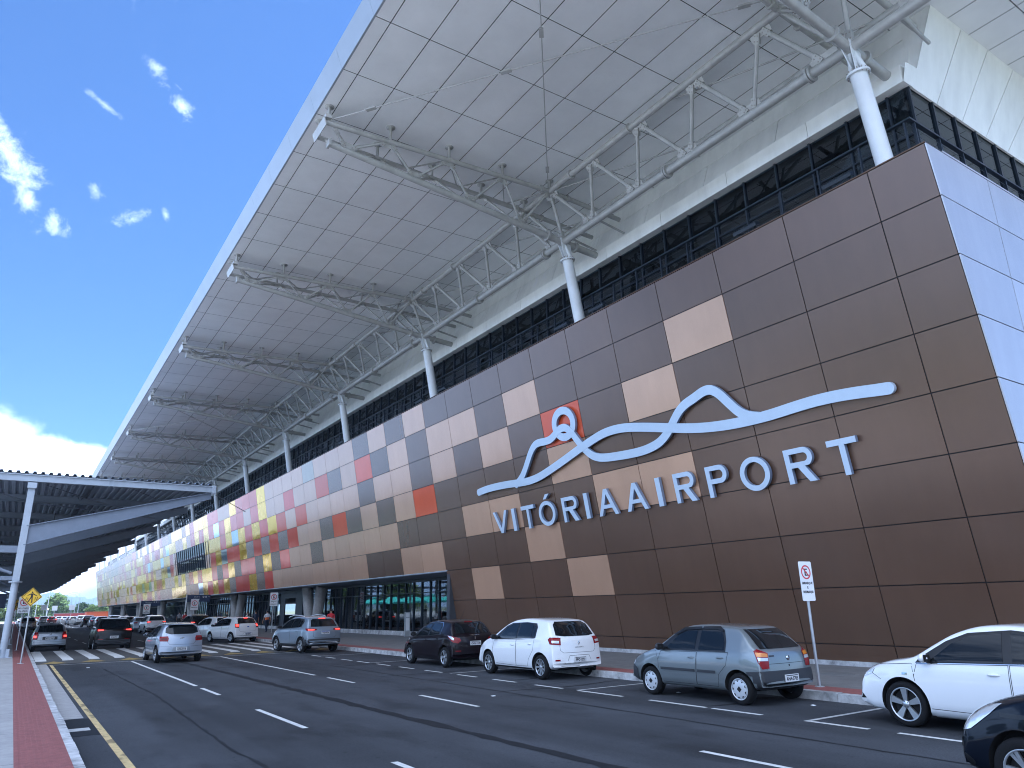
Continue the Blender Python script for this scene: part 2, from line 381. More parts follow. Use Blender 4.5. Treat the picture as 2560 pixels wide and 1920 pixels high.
for y in (31.2, 29.5, 27.7, 26.05, 24.25, 22.4, 20.5, 18.45, 16.5, 14.55, 12.45, 10.15, 8.9, 6.95, 5.4, 3.5, 1.5, -.5):
    rects.append((10.95, y, 11.05, y+1.1 if y not in (10.15, 12.45) else y+1.5))
marks('bay_edge_line', rects, M['white_line'])
marks('bay_divider', [(11.0, y, 13.3, y+.09) for y in (1.9, 7.95, 13.95, 19.95, 25.9, 31.3)], M['worn_line'], z=.0075)
# long sealed cracks and tyre stains
def wob(name, pts, wd, m, z, seed):
    rr = random.Random(seed); b = MB(); L = []; Q = []
    for i in range(len(pts)-1):
        (x0, y0), (x1, y1) = pts[i], pts[i+1]; n = max(2, int(math.hypot(x1-x0, y1-y0)/.35))
        for k in range(n):
            t = k/n; x = x0+(x1-x0)*t + rr.uniform(-.02, .02); h = wd*rr.uniform(.5, 1.2)
            L.append((x-h, y0+(y1-y0)*t, z)); Q.append((x+h, y0+(y1-y0)*t, z))
    vs = L+Q; n = len(L); b.add(vs, [(i, n+i, n+i+1, i+1) for i in range(n-1)])
    return tag(b.build(name, m), kind='structure')
wob('sealed_crack', [(5.85, 33), (6.05, 22), (6.15, 14), (6.3, 8), (6.35, 2)], .13, M['tar'], .0035, 1)
wob('sealed_crack', [(9.5, 30), (9.62, 18), (9.6, 8), (9.62, 2)], .034, M['tar'], .0037, 2)
for i, (y, x0, x1) in enumerate(((20.6, 8.9, 11.9), (14.9, 9.5, 13.2), (10.25, 10.9, 13.1), (17.1, 11.1, 13.3), (25.4, 8.6, 13.3))):
    rr = random.Random(i); b = MB(); n = 14; vs = []
    for k in range(n+1):
        x = x0+(x1-x0)*k/n; h = .05*math.sin(math.pi*(k+.4)/(n+.8))+.01; yy = y+.12*math.sin(k*.5+i)+rr.uniform(-.02, .02); vs += [(x, yy-h, .0036), (x, yy+h, .0036)]
    b.add(vs, [(2*k, 2*k+2, 2*k+3, 2*k+1) for k in range(n)]); tag(b.build('tar_seam', M['tar']), kind='structure')

wob('sealed_crack', [(3.0, 31), (3.15, 20), (2.9, 12), (3.1, 5)], .03, M['tar'], .0033, 5)
wob('sealed_crack', [(6.6, 26.5), (7.7, 25.9), (8.9, 26.4)], .03, M['tar'], .0034, 6)
# raised crossing
b = MB(); b.prism([(36.0, .001), (37.3, .095), (46.2, .095), (47.5, .001)], lambda u, v, d: (d, u, v), 1.03, 13.3)
tag(b.build('raised_crossing', M['asphalt_old']), kind='structure')
b = MB()
def on_hump(y): return .001 + .094*min(1, max(0, (y-36)/1.3))*1.0 if y < 41 else .001+.094*min(1, max(0, (47.5-y)/1.3))
for k in range(13):
    x = 1.25 + k*.96
    if x > 13: break
    ys = [36.9, 37.3, 46.1]
    for y0, y1 in zip(ys[:-1], ys[1:]):
        b.quad((x-.2, y0, on_hump(y0)+.004), (x+.2, y0, on_hump(y0)+.004), (x+.2, y1, on_hump(y1)+.004), (x-.2, y1, on_hump(y1)+.004))
tag(b.build('crossing_stripes', M['white_line']), kind='structure')
b = MB()
for k in range(9):
    x = 1.2+k*1.4
    b.add([(x, 36.05, on_hump(36.05)+.004), (x+.95, 36.05, on_hump(36.05)+.004), (x+.48, 36.75, on_hump(36.75)+.004)], [(0, 1, 2)])
tag(b.build('hump_triangles', M['hump_yellow']), kind='structure')
marks('stop_line', [(1.55, 35.05, 13.2, 35.18)], M['worn_line'])
b = MB(); b.lathe([(0, .1555), (.38, .1555), (.40, .1485)], 32, lambda r, a, h: (16.75+r*math.cos(a), 11.2+r*math.sin(a), h))
tag(b.build('manhole_cover', M['concrete_dark']), 'round dark manhole cover set in the pavement beside the brown wall', 'manhole cover')
# small pale scraps lying on the road
for i, (x, y) in enumerate(((12.6, 9.0), (9.0, 14.4), (2.6, 32.2), (12.3, 12.1))):
    b = MB(); b.obox((x, y, .012), (.05, .01, .0), (-.006, .03, .004), (0, 0, .002)); o = b.build('litter', M['white'])
    tag(o, ['pale scrap of paper by the kerb behind the grey hatchback', 'pale scrap on the asphalt between the two lane lines', 'pale scrap on the asphalt just before the raised crossing', 'pale scrap lying under the grey hatchback'][i], 'litter', 'scraps of litter on the road')

# the air: far things fade to blue through it
hz = bpy.data.materials.new('haze'); hz.use_nodes = True; hn = hz.node_tree; hn.nodes.clear()
pv = hn.nodes.new('ShaderNodeVolumePrincipled'); pv.inputs['Density'].default_value = .0003; pv.inputs['Color'].default_value = (.62, .78, 1, 1); pv.inputs['Anisotropy'].default_value = .2
ho = hn.nodes.new('ShaderNodeOutputMaterial'); hn.links.new(pv.outputs[0], ho.inputs['Volume'])
b = MB(); b.box((-3300, -1000, -1.1), (3300, 3400, 110)); tag(b.build('haze', hz), kind='stuff')
# ---------------------------------------------------------------- the terminal building
T0 = (18.8, 6.82, 0)
TERM = thing('terminal_building', 'long airport terminal with brown, red and gold cladding under a huge white roof', 'building', T0)
def tb(b, name, mats, parent=None, **k): return b.build(name, mats, parent or TERM, T0, **k)
FX, FS = 17.02, .1814                      # facade plane: x = FX - FS*(z - 11.03)
def fx(z): return FX - FS*(z-11.03)
NRM = V((-1, 0, -FS)).normalized()         # outward normal
def fp(y, z, d=0): return V((fx(z), y, z)) + NRM*d
YB = [6.82,8.29,10.87,13.46,16.03,18.59,21.13,23.66,26.18,28.70,31.23,33.76,36.28,38.81,41.34,43.87,46.42,48.97]
while YB[-1] < 222: YB.append(YB[-1]+2.58)
YB[-1] = 224.
ZB = [12.40,11.03,9.555,8.08,6.604,5.128,3.65,2.175,.70,.16]
GRID = [
'bbbbbbbbbbbtbtbtttgtttttrygyryrygyryryyygryytgggggggggggggggggggggggggggggggggggggggg',
'bbbtbbbtbttbtbotbottrttyrgrryrwryryrggtgyywtygtgrytytgtyyygtrygtryyygyytrgytgtgtrtytr',
'bbbbtbobtbtbttbttttotoyryrgwyryyygrgygtttryywggtggggtggrggygggygyggyygtggrygygggygtgr',
'bbbbbbtbbbbotbtbobttrbrbrbyrrwyrtyyggyyygrwyyygyyggtgtgttgggtyttygrgrgyygyygttttrrygy',
'bbbbttbbttbbbtttttbttrbybrrbyrbryyryrtygyttgytgrtygttgytgttrgrtrrttgtgggggttttgggtggr',
'bbbbbbbtbbbttbbttttttttrbyrrbyryrywggtyyyyggtyrrgyggtgrtttttttrtggggrgggggggtgtttgtt',
'bbbbbbtbbtbbbbb', 'bbbbbbbbbbbbbbb', 'bbbbbbbbbbbbbbb']
# the far stretch: gold, coral, tan; fewer greys
rr = random.Random(21)
for r in range(6):
    row = list(GRID[r])
    for k in range(22, len(row)):
        y = YB[min(k, len(YB)-1)]
        if r == 0 and y > 64: row[k] = rr.choices('yrtg', [.42, .3, .18, .10])[0] if y < 150 else rr.choices('tg', [.6, .4])[0]
        elif 165 > y >= 120: row[k] = rr.choices('yrtow', [.42, .2, .28, .06, .04])[0]
        elif y >= 165: row[k] = rr.choices('ytrg', [.25, .5, .1, .15])[0]
        elif row[k] == 'g': row[k] = rr.choice('tyt')
    GRID[r] = ''.join(row)
CM = {'b': 0, 't': 1, 'o': 2, 'r': 3, 'y': 4, 'w': 5, 'g': 6}
CMATS = [M['brown'], M['tan'], M['orange'], M['red'], M['yellow'], M['sky_c'], M['grey_c']]
KEND = next(i for i, y in enumerate(YB) if y > 33.5)      # the solid wall reaches down to here
GAP = .014
b = MB(); rr = random.Random(11)
for r in range(9):
    for k in range(len(YB)-1):
        if r > 5 and k >= KEND: continue
        y0, y1, z1, z0 = YB[k]+GAP, YB[k+1]-GAP, ZB[r]-GAP, ZB[r+1]+GAP
        if r in (2, 3) and y0 > 88 and y1 < 110: continue
        if k == 0 and r == 7: z0 = 1.25
        if k == 0 and r == 8: continue
        c = CM[GRID[r][min(k, len(GRID[r])-1)]]
        e = [rr.uniform(-.004, .004) for _ in range(4)] if c in (3, 4) else [rr.uniform(-.0015, .0015) for _ in range(4)]
        q = [fp(y0, z0, .03+e[0]), fp(y1, z0, .03+e[1]), fp(y1, z1, .03+e[2]), fp(y0, z1, .03+e[3])]
        qi = [fp(y0, z0, .002), fp(y1, z0, .002), fp(y1, z1, .002), fp(y0, z1, .002)]
        b.add(q+qi, [(0, 3, 2, 1), (0, 1, 5, 4), (1, 2, 6, 5), (2, 3, 7, 6), (3, 0, 4, 7)], c)
tb(b, 'facade_cladding', CMATS, fix=False)
# dark substructure behind the open joints
b = MB()
b.prism([(6.85, 3.66), (223.97, 3.66), (223.97, 12.38), (6.85, 12.38)], lambda u, v, d: fp(u, v, d), -.35, 0)
b.prism([(8.3, .16), (YB[KEND]-.01, .16), (YB[KEND]-.01, 3.655), (8.3, 3.655)], lambda u, v, d: fp(u, v, d), -.35, 0)
b.prism([(6.85, 1.26), (8.299, 1.26), (8.299, 3.655), (6.85, 3.655)], lambda u, v, d: fp(u, v, d), -.35, 0)
tb(b, 'facade_backing', M['joint'])
b = MB(); b.box((fx(.6)-.03, 6.9, .149), (fx(.1)+.4, YB[KEND]-.02, .27)); tb(b, 'plinth', M['kerb'])
# end wall, facing the near end
b = MB()
xs = [None, 19.85, 22.4, 24.95, 27.5, 30.05, 32.6, 35.15, 37.7, 40.25]
for r in range(8):
    for i in range(len(xs)-1):
        z1, z0 = ZB[r]-GAP, ZB[r+1]+GAP
        xa0, xa1 = (fx(z0)-.02, fx(z1)-.02) if i == 0 else (xs[i]+GAP, xs[i]+GAP); xb = xs[i+1]-GAP
        if r == 7: z0 = 1.25
        b.add([(xa0, 6.79, z0), (xb, 6.79, z0), (xb, 6.79, z1), (xa1, 6.79, z1), (xa0, 6.82, z0), (xb, 6.82, z0), (xb, 6.82, z1), (xa1, 6.82, z1)],
              [(0,1,2,3),(0,4,5,1),(1,5,6,2),(2,6,7,3),(3,7,4,0)], 0)
tb(b, 'end_cladding', M['end_c'])
b = MB(); b.add([(fx(1.26)+.02, 6.825, 1.26), (40.2, 6.825, 1.26), (40.2, 6.825, 12.38), (fx(12.38)+.02, 6.825, 12.38),
                 (fx(1.26)+.4, 7.2, 1.26), (40.2, 7.2, 1.26), (40.2, 7.2, 12.38), (fx(12.38)+.4, 7.2, 12.38)], [(0,1,2,3),(7,6,5,4),(0,4,5,1),(1,5,6,2),(2,6,7,3),(3,7,4,0)])
tb(b, 'end_backing', M['joint'])
b = MB(); b.box((18.9, 6.95, .15), (40, 7.15, 1.25)); tb(b, 'end_low_glass', M['glass_dark'])
# coping along both edges
b = MB(); b.box((fx(12.4)-.045, 6.80, 12.40), (17.55, 224.0, 12.43)); tb(b, 'coping', M['brown']); b = MB(); b.box((17.55, 6.78, 12.40), (40, 7.45, 12.45)); tb(b, 'end_coping', M['end_c'])
b = MB(); b.box((fx(12.3)+.12, 7.25, 12.1), (40, 223.9, 12.38)); tb(b, 'terrace_slab', M['concrete_dark'])
# underside of the overhang, lobby ceiling and floor
b = MB(); b.box((fx(3.65)+.01, YB[KEND], 3.60), (22, 223.9, 3.655)); b.box((22, YB[KEND], 3.4), (66, 223.9, 3.5)); tb(b, 'overhang_soffit', M['canopy_dark'])
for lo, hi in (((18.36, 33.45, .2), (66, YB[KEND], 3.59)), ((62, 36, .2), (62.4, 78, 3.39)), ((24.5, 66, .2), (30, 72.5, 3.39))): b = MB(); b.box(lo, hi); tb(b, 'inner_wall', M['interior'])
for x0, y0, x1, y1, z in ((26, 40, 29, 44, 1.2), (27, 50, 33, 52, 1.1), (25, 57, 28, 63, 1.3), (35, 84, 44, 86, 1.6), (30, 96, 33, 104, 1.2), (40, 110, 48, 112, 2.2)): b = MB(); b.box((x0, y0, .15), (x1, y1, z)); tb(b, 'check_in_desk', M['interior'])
# ground-floor glazing
b = MB(); b.box((21.28, 34, .42), (21.30, 65.5, 3.45)); b.box((21.28, 73, .42), (21.30, 223, 3.45)); tb(b, 'lobby_glass', M['glass_lobby'])
b = MB()
y = 34.2
while y < 223:
    if not 66 < y < 73: b.box((21.20, y-.03, .30), (21.36, y+.03, 3.5))
    y += 1.16
b.box((21.22, 34, 2.72), (21.34, 65.6, 2.78)); b.box((21.22, 73, 2.72), (21.34, 223, 2.78)); b.box((21.18, 34, 3.40), (21.38, 223, 3.56)); tb(b, 'lobby_mullions', M['frame'])
b = MB(); b.box((21.15, 34, .148), (21.45, 65.6, .42)); b.box((21.15, 73, .148), (21.45, 223, .42)); tb(b, 'lobby_sill', M['kerb'])
b = MB(); b.box((21.4, 66.2, .2), (21.5, 68.1, 3.39)); b.box((21.4, 71.4, .2), (21.5, 72.9, 3.39)); b.box((21.38, 68.1, 2.9), (21.5, 71.4, 3.39)); tb(b, 'entrance_frame', M['frame'])
# paired raking concrete columns
for i, yc in enumerate((59, 83.5, 108, 133, 158, 183, 208)):
    for s in (-1, 1):
        b = MB(); b.tube((20.0, yc+s*1.75, 3.62), (20.0, yc+s*.75, .7), .44, .38, 18); tb(b, 'raking_column', M['concrete'])
    b = MB(); b.box((19.4, yc-1.35, .149), (20.6, yc+1.35, .8)); tb(b, 'column_base', M['concrete'])
# strip window set into the cladding
b = MB(); b.prism([(88.3, 6.63), (109.2, 6.63), (109.2, 9.53), (88.3, 9.53)], lambda u, v, d: fp(u, v, d), .004, .012); sw = tb(b, 'strip_window', M['glass_dark'])
b = MB()
for k in range(17): b.prism([(88.3+k*1.306-.05, 6.62), (88.3+k*1.306+.05, 6.62), (88.3+k*1.306+.05, 9.54), (88.3+k*1.306-.05, 9.54)], lambda u, v, d: fp(u, v, d), .012, .07)
b.build('fins', M['frame'], sw, T0)

# ------- upper storey: glazing, railing, bulkhead
YU = 163.
CX = 18.45
b = MB(); b.box((CX, 7.7, 12.38), (CX+.02, YU, 15.5)); b.box((CX, 7.66, 12.38), (40, 7.68, 15.5)); tb(b, 'clerestory_glass', M['glass'])
b = MB()
k = 0
while 8.2+1.25*k < YU:
    y = 8.2+1.25*k; b.box((CX-.06, y-.028, 12.38), (CX+.10, y+.028, 15.5)); k += 1
for z in (13.85,): b.box((CX-.05, 7.7, z), (CX+.08, YU, z+.05))
for k in range(17): b.box((CX+.02+1.25*k, 7.60, 12.38), (CX+.09+1.25*k, 7.76, 15.5))
tb(b, 'clerestory_mullions', M['frame'])
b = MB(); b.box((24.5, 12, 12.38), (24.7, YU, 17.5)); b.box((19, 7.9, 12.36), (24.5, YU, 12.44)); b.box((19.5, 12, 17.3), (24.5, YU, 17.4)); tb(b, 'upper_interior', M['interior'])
b = MB()
for k in range(24):
    y = 9+k*6.25
    b.tube((21, y, 12.5), (21, y+3.1, 15.6), .09, n=6); b.tube((21, y+6.2, 12.5), (21, y+3.1, 15.6), .09, n=6)
    b.tube((19.8, y+1.5, 15.4), (23.5, y+4, 13.2), .07, n=6)
b.tube((21, 9, 15.6), (21, YU, 15.6), .12, n=6); b.tube((21, 9, 13.2), (21, YU, 13.2), .09, n=6)
tb(b, 'inner_truss', M['canopy_steel'])
b = MB()
y = 7.4
while y < 200:
    b.box((17.24, y-.02, 12.4), (17.32, y+.02, 13.55)); y += 1.25
b.box((17.22, 7.3, 13.55), (17.34, 200, 13.60))
for z in (12.6, 12.8, 13.0, 13.2, 13.4): b.tube((17.28, 7.3, z), (17.28, 200, z), .005, n=4, cap=False)
x = 17.5
while x < 40:
    b.box((x-.02, 7.24, 12.4), (x+.02, 7.32, 13.55)); x += 1.25
b.box((17.22, 7.22, 13.552), (40, 7.34, 13.602))
for z in (12.6, 12.8, 13.0, 13.2, 13.4): b.tube((17.28, 7.28, z), (40, 7.28, z), .005, n=4, cap=False)
tb(b, 'railing', M['frame'])
# lip and inclined bulkhead under the roof: front run and near-end run
def run_front(prof, y0, y1, step, gap, name, m, start=None):
    b = MB(); ys = [y0]; 
    y = start if start is not None else y0+step
    while y < y1-.2: ys.append(y); y += step
    ys.append(y1)
    for a, c in zip(ys[:-1], ys[1:]):
        b.prism(prof, lambda u, v, d: (u, d, v), a+gap, c-gap)
    return tb(b, name, m)
run_front([(18.1, 15.32), (18.1, 15.86), (18.65, 15.95), (18.65, 15.36)], 7.55, YU, 3.12, .008, 'bulkhead_lip', M['wall_white'], 10.5)
run_front([(18.66, 15.9), (19.28, 17.50), (19.5, 17.5), (18.9, 15.9)], 7.62, YU, 3.12, .012, 'bulkhead_panels', M['wall_white'], 9.0)
b = MB(); b.add([(19.24, 7.3, 17.45), (19.24, YU, 17.45), (19.40, YU, 18.2), (19.40, 7.0, 18.2), (19.6, 7.3, 17.45), (19.6, YU, 17.45), (19.8, YU, 18.2), (19.8, 7.0, 18.2)], [(0,1,2,3),(4,7,6,5),(0,4,5,1),(1,5,6,2),(2,6,7,3),(3,7,4,0)]); tb(b, 'bulkhead_cap', M['wall_white'])
b = MB()
xb = [18.64, 19.95, 21.4, 22.85, 24.3, 25.8, 27.3, 28.8, 30.3, 31.8, 33.3]; xt = [19.42, 21.2, 22.85, 24.55, 26.25, 27.95, 29.65, 31.35, 33.05, 34.75, 36.4]
for i in range(10):
    g = .014
    q = [(xb[i]+g, 7.58, 15.36), (xb[i+1]-g, 7.58, 15.36), (xt[i+1]-g, 6.95, 18.2), (xt[i]+g, 6.95, 18.2)]
    b.add(q+[(x, y+.06, z) for x, y, z in q], [(0,1,2,3),(7,6,5,4),(0,4,5,1),(1,5,6,2),(2,6,7,3),(3,7,4,0)])
b.add([(18.1, 7.545, 15.32), (18.64, 7.545, 15.32), (18.86, 7.42, 15.95), (18.1+.05, 7.42, 15.88)], [(0,1,2,3)])
q = [(18.63, 7.6, 15.38), (19.40, 6.97, 18.19), (19.42, 7.8, 18.19), (18.68, 7.8, 15.4)]; b.add(q, [(0, 1, 2, 3)])
tb(b, 'end_bulkhead', M['wall_white'])
b = MB(); q = [(18.7, 7.66, 15.37), (33, 7.66, 15.37), (36, 7.04, 18.2), (19.5, 7.04, 18.2)]; b.add(q+[(x, y+.3, z) for x, y, z in q], [(0,1,2,3),(7,6,5,4),(0,4,5,1),(1,5,6,2),(2,6,7,3),(3,7,4,0)]); tb(b, 'end_bulkhead_backing', M['joint'])

# ------- roof
RZ, RX = 17.90, 6.07
YR, YN = 128.2, 3.2          # the roof's two ends
def sz(x): return RZ + .0155*(x-RX)
b = MB(); xr = [RX, 6.56] + [6.56+1.255*i for i in range(1, 28)]; g = .013
yk = 20.6-2.49*11
yr = [YN+.02]
while yk < YR: 
    if yk > YN+.3: yr.append(yk)
    yk += 2.49
yr.append(YR)
for x0, x1 in zip(xr[:-1], xr[1:]):
    for y0, y1 in zip(yr[:-1], yr[1:]):
        if x0 > 19.8 and y0 > 7.2: continue
        q = [(x0+g, y0+g, sz(x0+g)), (x1-g, y0+g, sz(x1)), (x1-g, y1-g, sz(x1)), (x0+g, y1-g, sz(x0+g))]
        b.add(q, [(0,1,2,3)])
tb(b, 'roof_soffit', M['soffit'], fix=False)
b = MB(); b.add([(RX, YN, sz(RX)+.02), (40.5, YN, sz(40.5)+.02), (40.5, YR, sz(40.5)+.02), (RX, YR, sz(RX)+.02)], [(0,1,2,3)])
b.add([(RX, YN, sz(RX)+.05), (40.5, YN, sz(40.5)+.05), (40.5, YR, sz(40.5)+.05), (RX, YR, sz(RX)+.05)], [(0,1,2,3)]); tb(b, 'roof_joints', M['joint'])
b = MB()
q = [(RX-.02, RZ-.005), (RX-.26, RZ+.70), (RX+.1, RZ+.72), (RX+.04, RZ-.005)]
ys = [YN]+[v for v in yr if v > YN+.1]
for a, c in zip(ys[:-1], ys[1:]): b.prism(q, lambda u, v, d: (u, d, v), a+.004, c-.004)
tb(b, 'roof_edge', M['edge_grey'])
b = MB(); b.add([(RX-.2, YN, RZ+.71), (40.5, YN, RZ+2.4), (40.5, YR, RZ+2.4), (RX-.2, YR, RZ+.71), (70, YN, RZ+1.5), (70, YR, RZ+1.5)], [(0,1,2,3), (1, 4, 5, 2)])
b.add([(RX-.2, YN, RZ+.71), (40.5, YN, RZ+2.4), (40.5, YN, sz(40)), (RX, YN, RZ)], [(0,1,2,3)]); b.add([(40.5, 8, 12), (40.5, YR, 12), (40.5, YR, 20.2), (40.5, 8, 20.2)], [(0,1,2,3)]); tb(b, 'roof_top', M['steel_w'])

b = MB(); b.box((19.3, YR+.02, 16), (40.4, YU, 18.2)); tb(b, 'upper_roof', M['steel_w'])
# ------- columns and trusses
YC = [7.95, 20.5, 32.9, 45.4, 58., 71., 84., 97., 110., 123., 136.3, 149.5, 163., 176.5, 190., 204., 217.5]
NX, NZ = 16.38, 15.87
TXo, TZo, TXi, TZi = 6.25, 17.27, 15.36, 17.58     # top chord: tip and inner node
for i, yc in enumerate(YC):
    far = i > 5
    n = 8 if far else 16
    b = MB()
    b.tube((17.08, yc, 12.45), (16.58, yc, 15.12), .225, .215, n)
    b.tube((16.585, yc, 15.10), (16.575, yc, 15.16), .30, .30, n)
    if not far:
        for k in range(14):
            a = 2*math.pi*k/14; b.tube((16.58+.26*math.cos(a), yc+.26*math.sin(a), 15.06), (16.57+.26*math.cos(a), yc+.26*math.sin(a), 15.20), .018, n=5, mi=1)
    for s in (-1, 1):
        b.add([(16.42, yc+s*.03, 15.15), (16.78, yc+s*.03, 15.15), (16.62, yc+s*.12, NZ+.25), (16.14, yc+s*.12, NZ+.1), (16.42, yc+s*.055, 15.15), (16.78, yc+s*.055, 15.15), (16.62, yc+s*.145, NZ+.25), (16.14, yc+s*.145, NZ+.1)], [(0,1,2,3),(7,6,5,4),(0,4,5,1),(1,5,6,2),(2,6,7,3),(3,7,4,0)])
    b.tube((16.6, yc-.2, 15.15), (16.42, yc-.05, NZ-.1), .07, n=8); b.tube((16.6, yc+.2, 15.15), (16.42, yc+.05, NZ-.1), .07, n=8)
    b.box((16.85, yc-.3, 12.41), (17.35, yc+.3, 12.47), 1)
    tb(b, 'column', [M['steel_w'], M['bolt']])
def gusset(b, p, ax, az, w, h, t=.02):
    ay = V(ax).cross(V(az)); b.obox(p, V(ax).normalized()*w, V(az).normalized()*h, ay.normalized()*t)
NEAR = 5
for i, yc in enumerate(YC):
    if i > 11: continue
    near = i < NEAR; n = 12 if near else 6
    tr = node('cantilever_truss', TERM)
    def part(b, name, m=None): return b.build(name, m or [M['steel'], M['bolt']], tr, T0)
    bz = lambda x: NZ + (16.84-NZ)*(NX-x)/(NX-6.58)
    tz = lambda x: TZo + (TZi-TZo)*(x-TXo)/(TXi-TXo)
    b = MB(); b.tube((6.58, yc, 16.84), (NX, yc, NZ), .11, .13, n); b.tube((NX, yc, NZ), (18.62, yc, 15.72), .14, .14, n)
    if near:
        for x in (15.6, 17.0): b.tube((x-.035, yc, bz(x)+.003), (x+.035, yc, bz(x)-.003), .22, n=n)
        b.lathe([(.15, 18.42), (.34, 18.42), (.34, 18.46)], 16, lambda r, a, h: (h, yc+r*math.cos(a), 15.74+r*math.sin(a)))
    b.box((6.52, yc-.14, 16.72), (6.60, yc+.14, 16.98)); part(b, 'bottom_chord')
    for s in (-1, 1):
        yt_ = lambda x: yc + (-.45-.15*(x-TXo)/(TXi-TXo) if s < 0 else .45+.75*(x-TXo)/(TXi-TXo))
        pt = lambda x: V((x, yt_(x), tz(x)))
        pb = lambda x: V((x, yc+s*.06, bz(x)))
        b = MB(); b.tube(pt(TXo), pt(TXi), .085, .095, n)
        if not near:
            for x in (TXo+.1, 8.55, 10.85, 13.15, TXi): b.tube(pt(x), (x, yt_(x), sz(x)+.01), .055, n=6)
        b.tube(pt(TXi), (19.0, yt_(TXi), 17.40), .095, .095, n)
        if near:
            for x in (14.9, 16.2): b.tube((x, yt_(min(x, TXi)), tz(x)-(.09 if x > 16 else 0)), (x+.07, yt_(min(x, TXi)), tz(x)-(.09 if x > 16 else 0)), .15, n=n)
        part(b, 'top_chord')
        for x in (TXo+.1, 8.55, 10.85, 13.15, TXi):
            if not near: continue
            b = MB(); b.tube(pt(x), (x, yt_(x), sz(x)+.01), .055, n=8)
            b.lathe([(0, -.012), (.16, -.012), (.16, .01)], 16, lambda r, a, h: (x+r*math.cos(a), yt_(x)+r*math.sin(a), sz(x)+h-.004))
            part(b, 'stub')
        b = MB(); tops = [8.55, 10.85, 13.15, TXi]; bots = [7.15, 9.7, 12.0, 14.3]
        for xt_, xb_ in [(TXo+.25, bots[0])] + [(tops[k], bots[k]) for k in range(4)] + [(tops[k], bots[k+1]) for k in range(3)]:
            p, q = pt(xt_), pb(xb_); d = (q-p).normalized()
            b.tube(p+d*.10, q-d*.10, .048, n=8)
            if near:
                nrm = d.cross(V((1, 0, 0))).normalized(); ee = d.cross(nrm)
                for c in (p+d*.26, q-d*.26):
                    b.obox(c, d*.10, ee*.065, nrm*.052)
                    for da in (-.05, .05):
                        for de in (-.03, .03): b.obox(c+d*da+ee*de, d*.013, ee*.013, nrm*.068, 1)
        if near:
            for x in tops: w_ = (pb(x)-pt(x)).normalized(); b.obox(pt(x)+w_*.13, (.20, 0, .01), (0, .010, 0), w_*.09)
            for x in bots: w_ = (pt(x)-pb(x)).normalized(); b.obox(pb(x)+w_*.14, (.22, 0, -.02), (0, .010, 0), w_*.08)
        b.tube(pt(TXi), V((NX, yc+s*.05, NZ)), .070, n=8)
        part(b, 'brace')
    b = MB()
    wy = lambda x, s: yc + (-.45-.15*(x-TXo)/(TXi-TXo) if s < 0 else .45+.75*(x-TXo)/(TXi-TXo))
    pts_ = [(6.5, -1), (7.4, 1), (8.55, -1), (9.7, 1), (10.85, -1), (12.0, 1), (13.15, -1), (14.3, 1), (15.3, -1)]
    b.pipe([(x, wy(x, o), tz(x)) for x, o in pts_], .035, 6); part(b, 'cross_tie')
    b = MB(); b.obox((TXo-.04, yc, TZo-.02), (.015, 0, .012), (0, .58, 0), (-.045, 0, .135)); b.obox((TXo+.05, yc-.46, TZo+.17), (.10, 0, 0), (0, .16, 0), (0, 0, .07)); part(b, 'end_plate')
# spine trusses from column to column
for i in range(-1, 12):
    y0, y1 = (YC[i], YC[i+1]) if i >= 0 else (-4.55, YC[0])
    near = i < 4; n = 12 if near else 6
    tr = node('spine_truss', TERM)
    def part(b, name, m=None): return b.build(name, m or [M['steel'], M['bolt']], tr, T0)
    b = MB(); b.tube((TXi, y0, TZi), (TXi, y1, TZi), .12, n=n); 
    if near:
        for f in (.16, .42): yy = y1-(y1-y0)*f; b.tube((TXi, yy, TZi), (TXi, yy+.07, TZi), .19, n=n)
    part(b, 'top_chord')
    b = MB(); b.tube((NX, y0, NZ), (NX, y1, NZ), .145, n=n)
    if near:
        for yy in (y0+1.1, y1-5.9): b.tube((NX, yy, NZ), (NX, yy+.06, NZ), .23, n=n); b.tube((NX, yy+.09, NZ), (NX, yy+.15, NZ), .23, n=n)
    part(b, 'bottom_chord')
    b = MB(); b.tube((17.25, y0, 16.86), (17.25, y1, 16.86), .11, n=n)
    for k in range(6): b.tube((17.25, y0+(y1-y0)*k/6, 16.86), (NX, y0+(y1-y0)*(k+.5)/6, NZ), .05, n=6)
    for yy in (y0+.9, y1-.9): b.tube((17.25, yy, 16.86), (18.95, yy, 16.6), .05, n=6)
    part(b, 'rear_chord')
    b = MB(); st = (y1-y0)/5
    for k in range(5):
        yt = y1-.60-st*k
        p = V((TXi, yt, TZi))
        for dy in (1.2, -1.25):
            q = V((NX, min(max(yt+dy, y0+.12), y1-.05), NZ)); d = (q-p).normalized()
            b.tube(p+d*.2, q-d*.2, .068 if dy > 0 else .075, n=8)
            if near:
                nr = d.cross(V((0, 1, 0))).normalized(); e = d.cross(nr)
                for c in (p+d*.30, q-d*.30):
                    b.obox(c, d*.14, e*.085, nr*.070)
                    for da in (-.07, .07):
                        for de in (-.045, .045): b.obox(c+d*da+e*de, d*.018, e*.018, nr*.084, 1)
        if near:
            ax = V((0, 1, 0)); dn = (V((NX, 0, NZ))-V((TXi, 0, TZi))).normalized(); nr = dn.cross(ax)
            b.obox(p+dn*.16, ax*.34, dn*.13, nr*.016)
            if y0 < yt-1.25: b.obox(V((NX, yt-1.25+.0, NZ))-dn*.17, ax*.40, dn*.13, nr*.016)
    part(b, 'brace')
    b = MB()
    for k in range(2): b.tube((TXi, y1-.5-st*2.5*k, TZi), (17.25, y1-.5-st*2.5*(k+1), 16.86), .03, n=6); b.tube((NX, y1-st*2.5*k, NZ), (17.25, y1-st*2.5*k-2.4, 16.86), .03, n=6)
    part(b, 'tie')
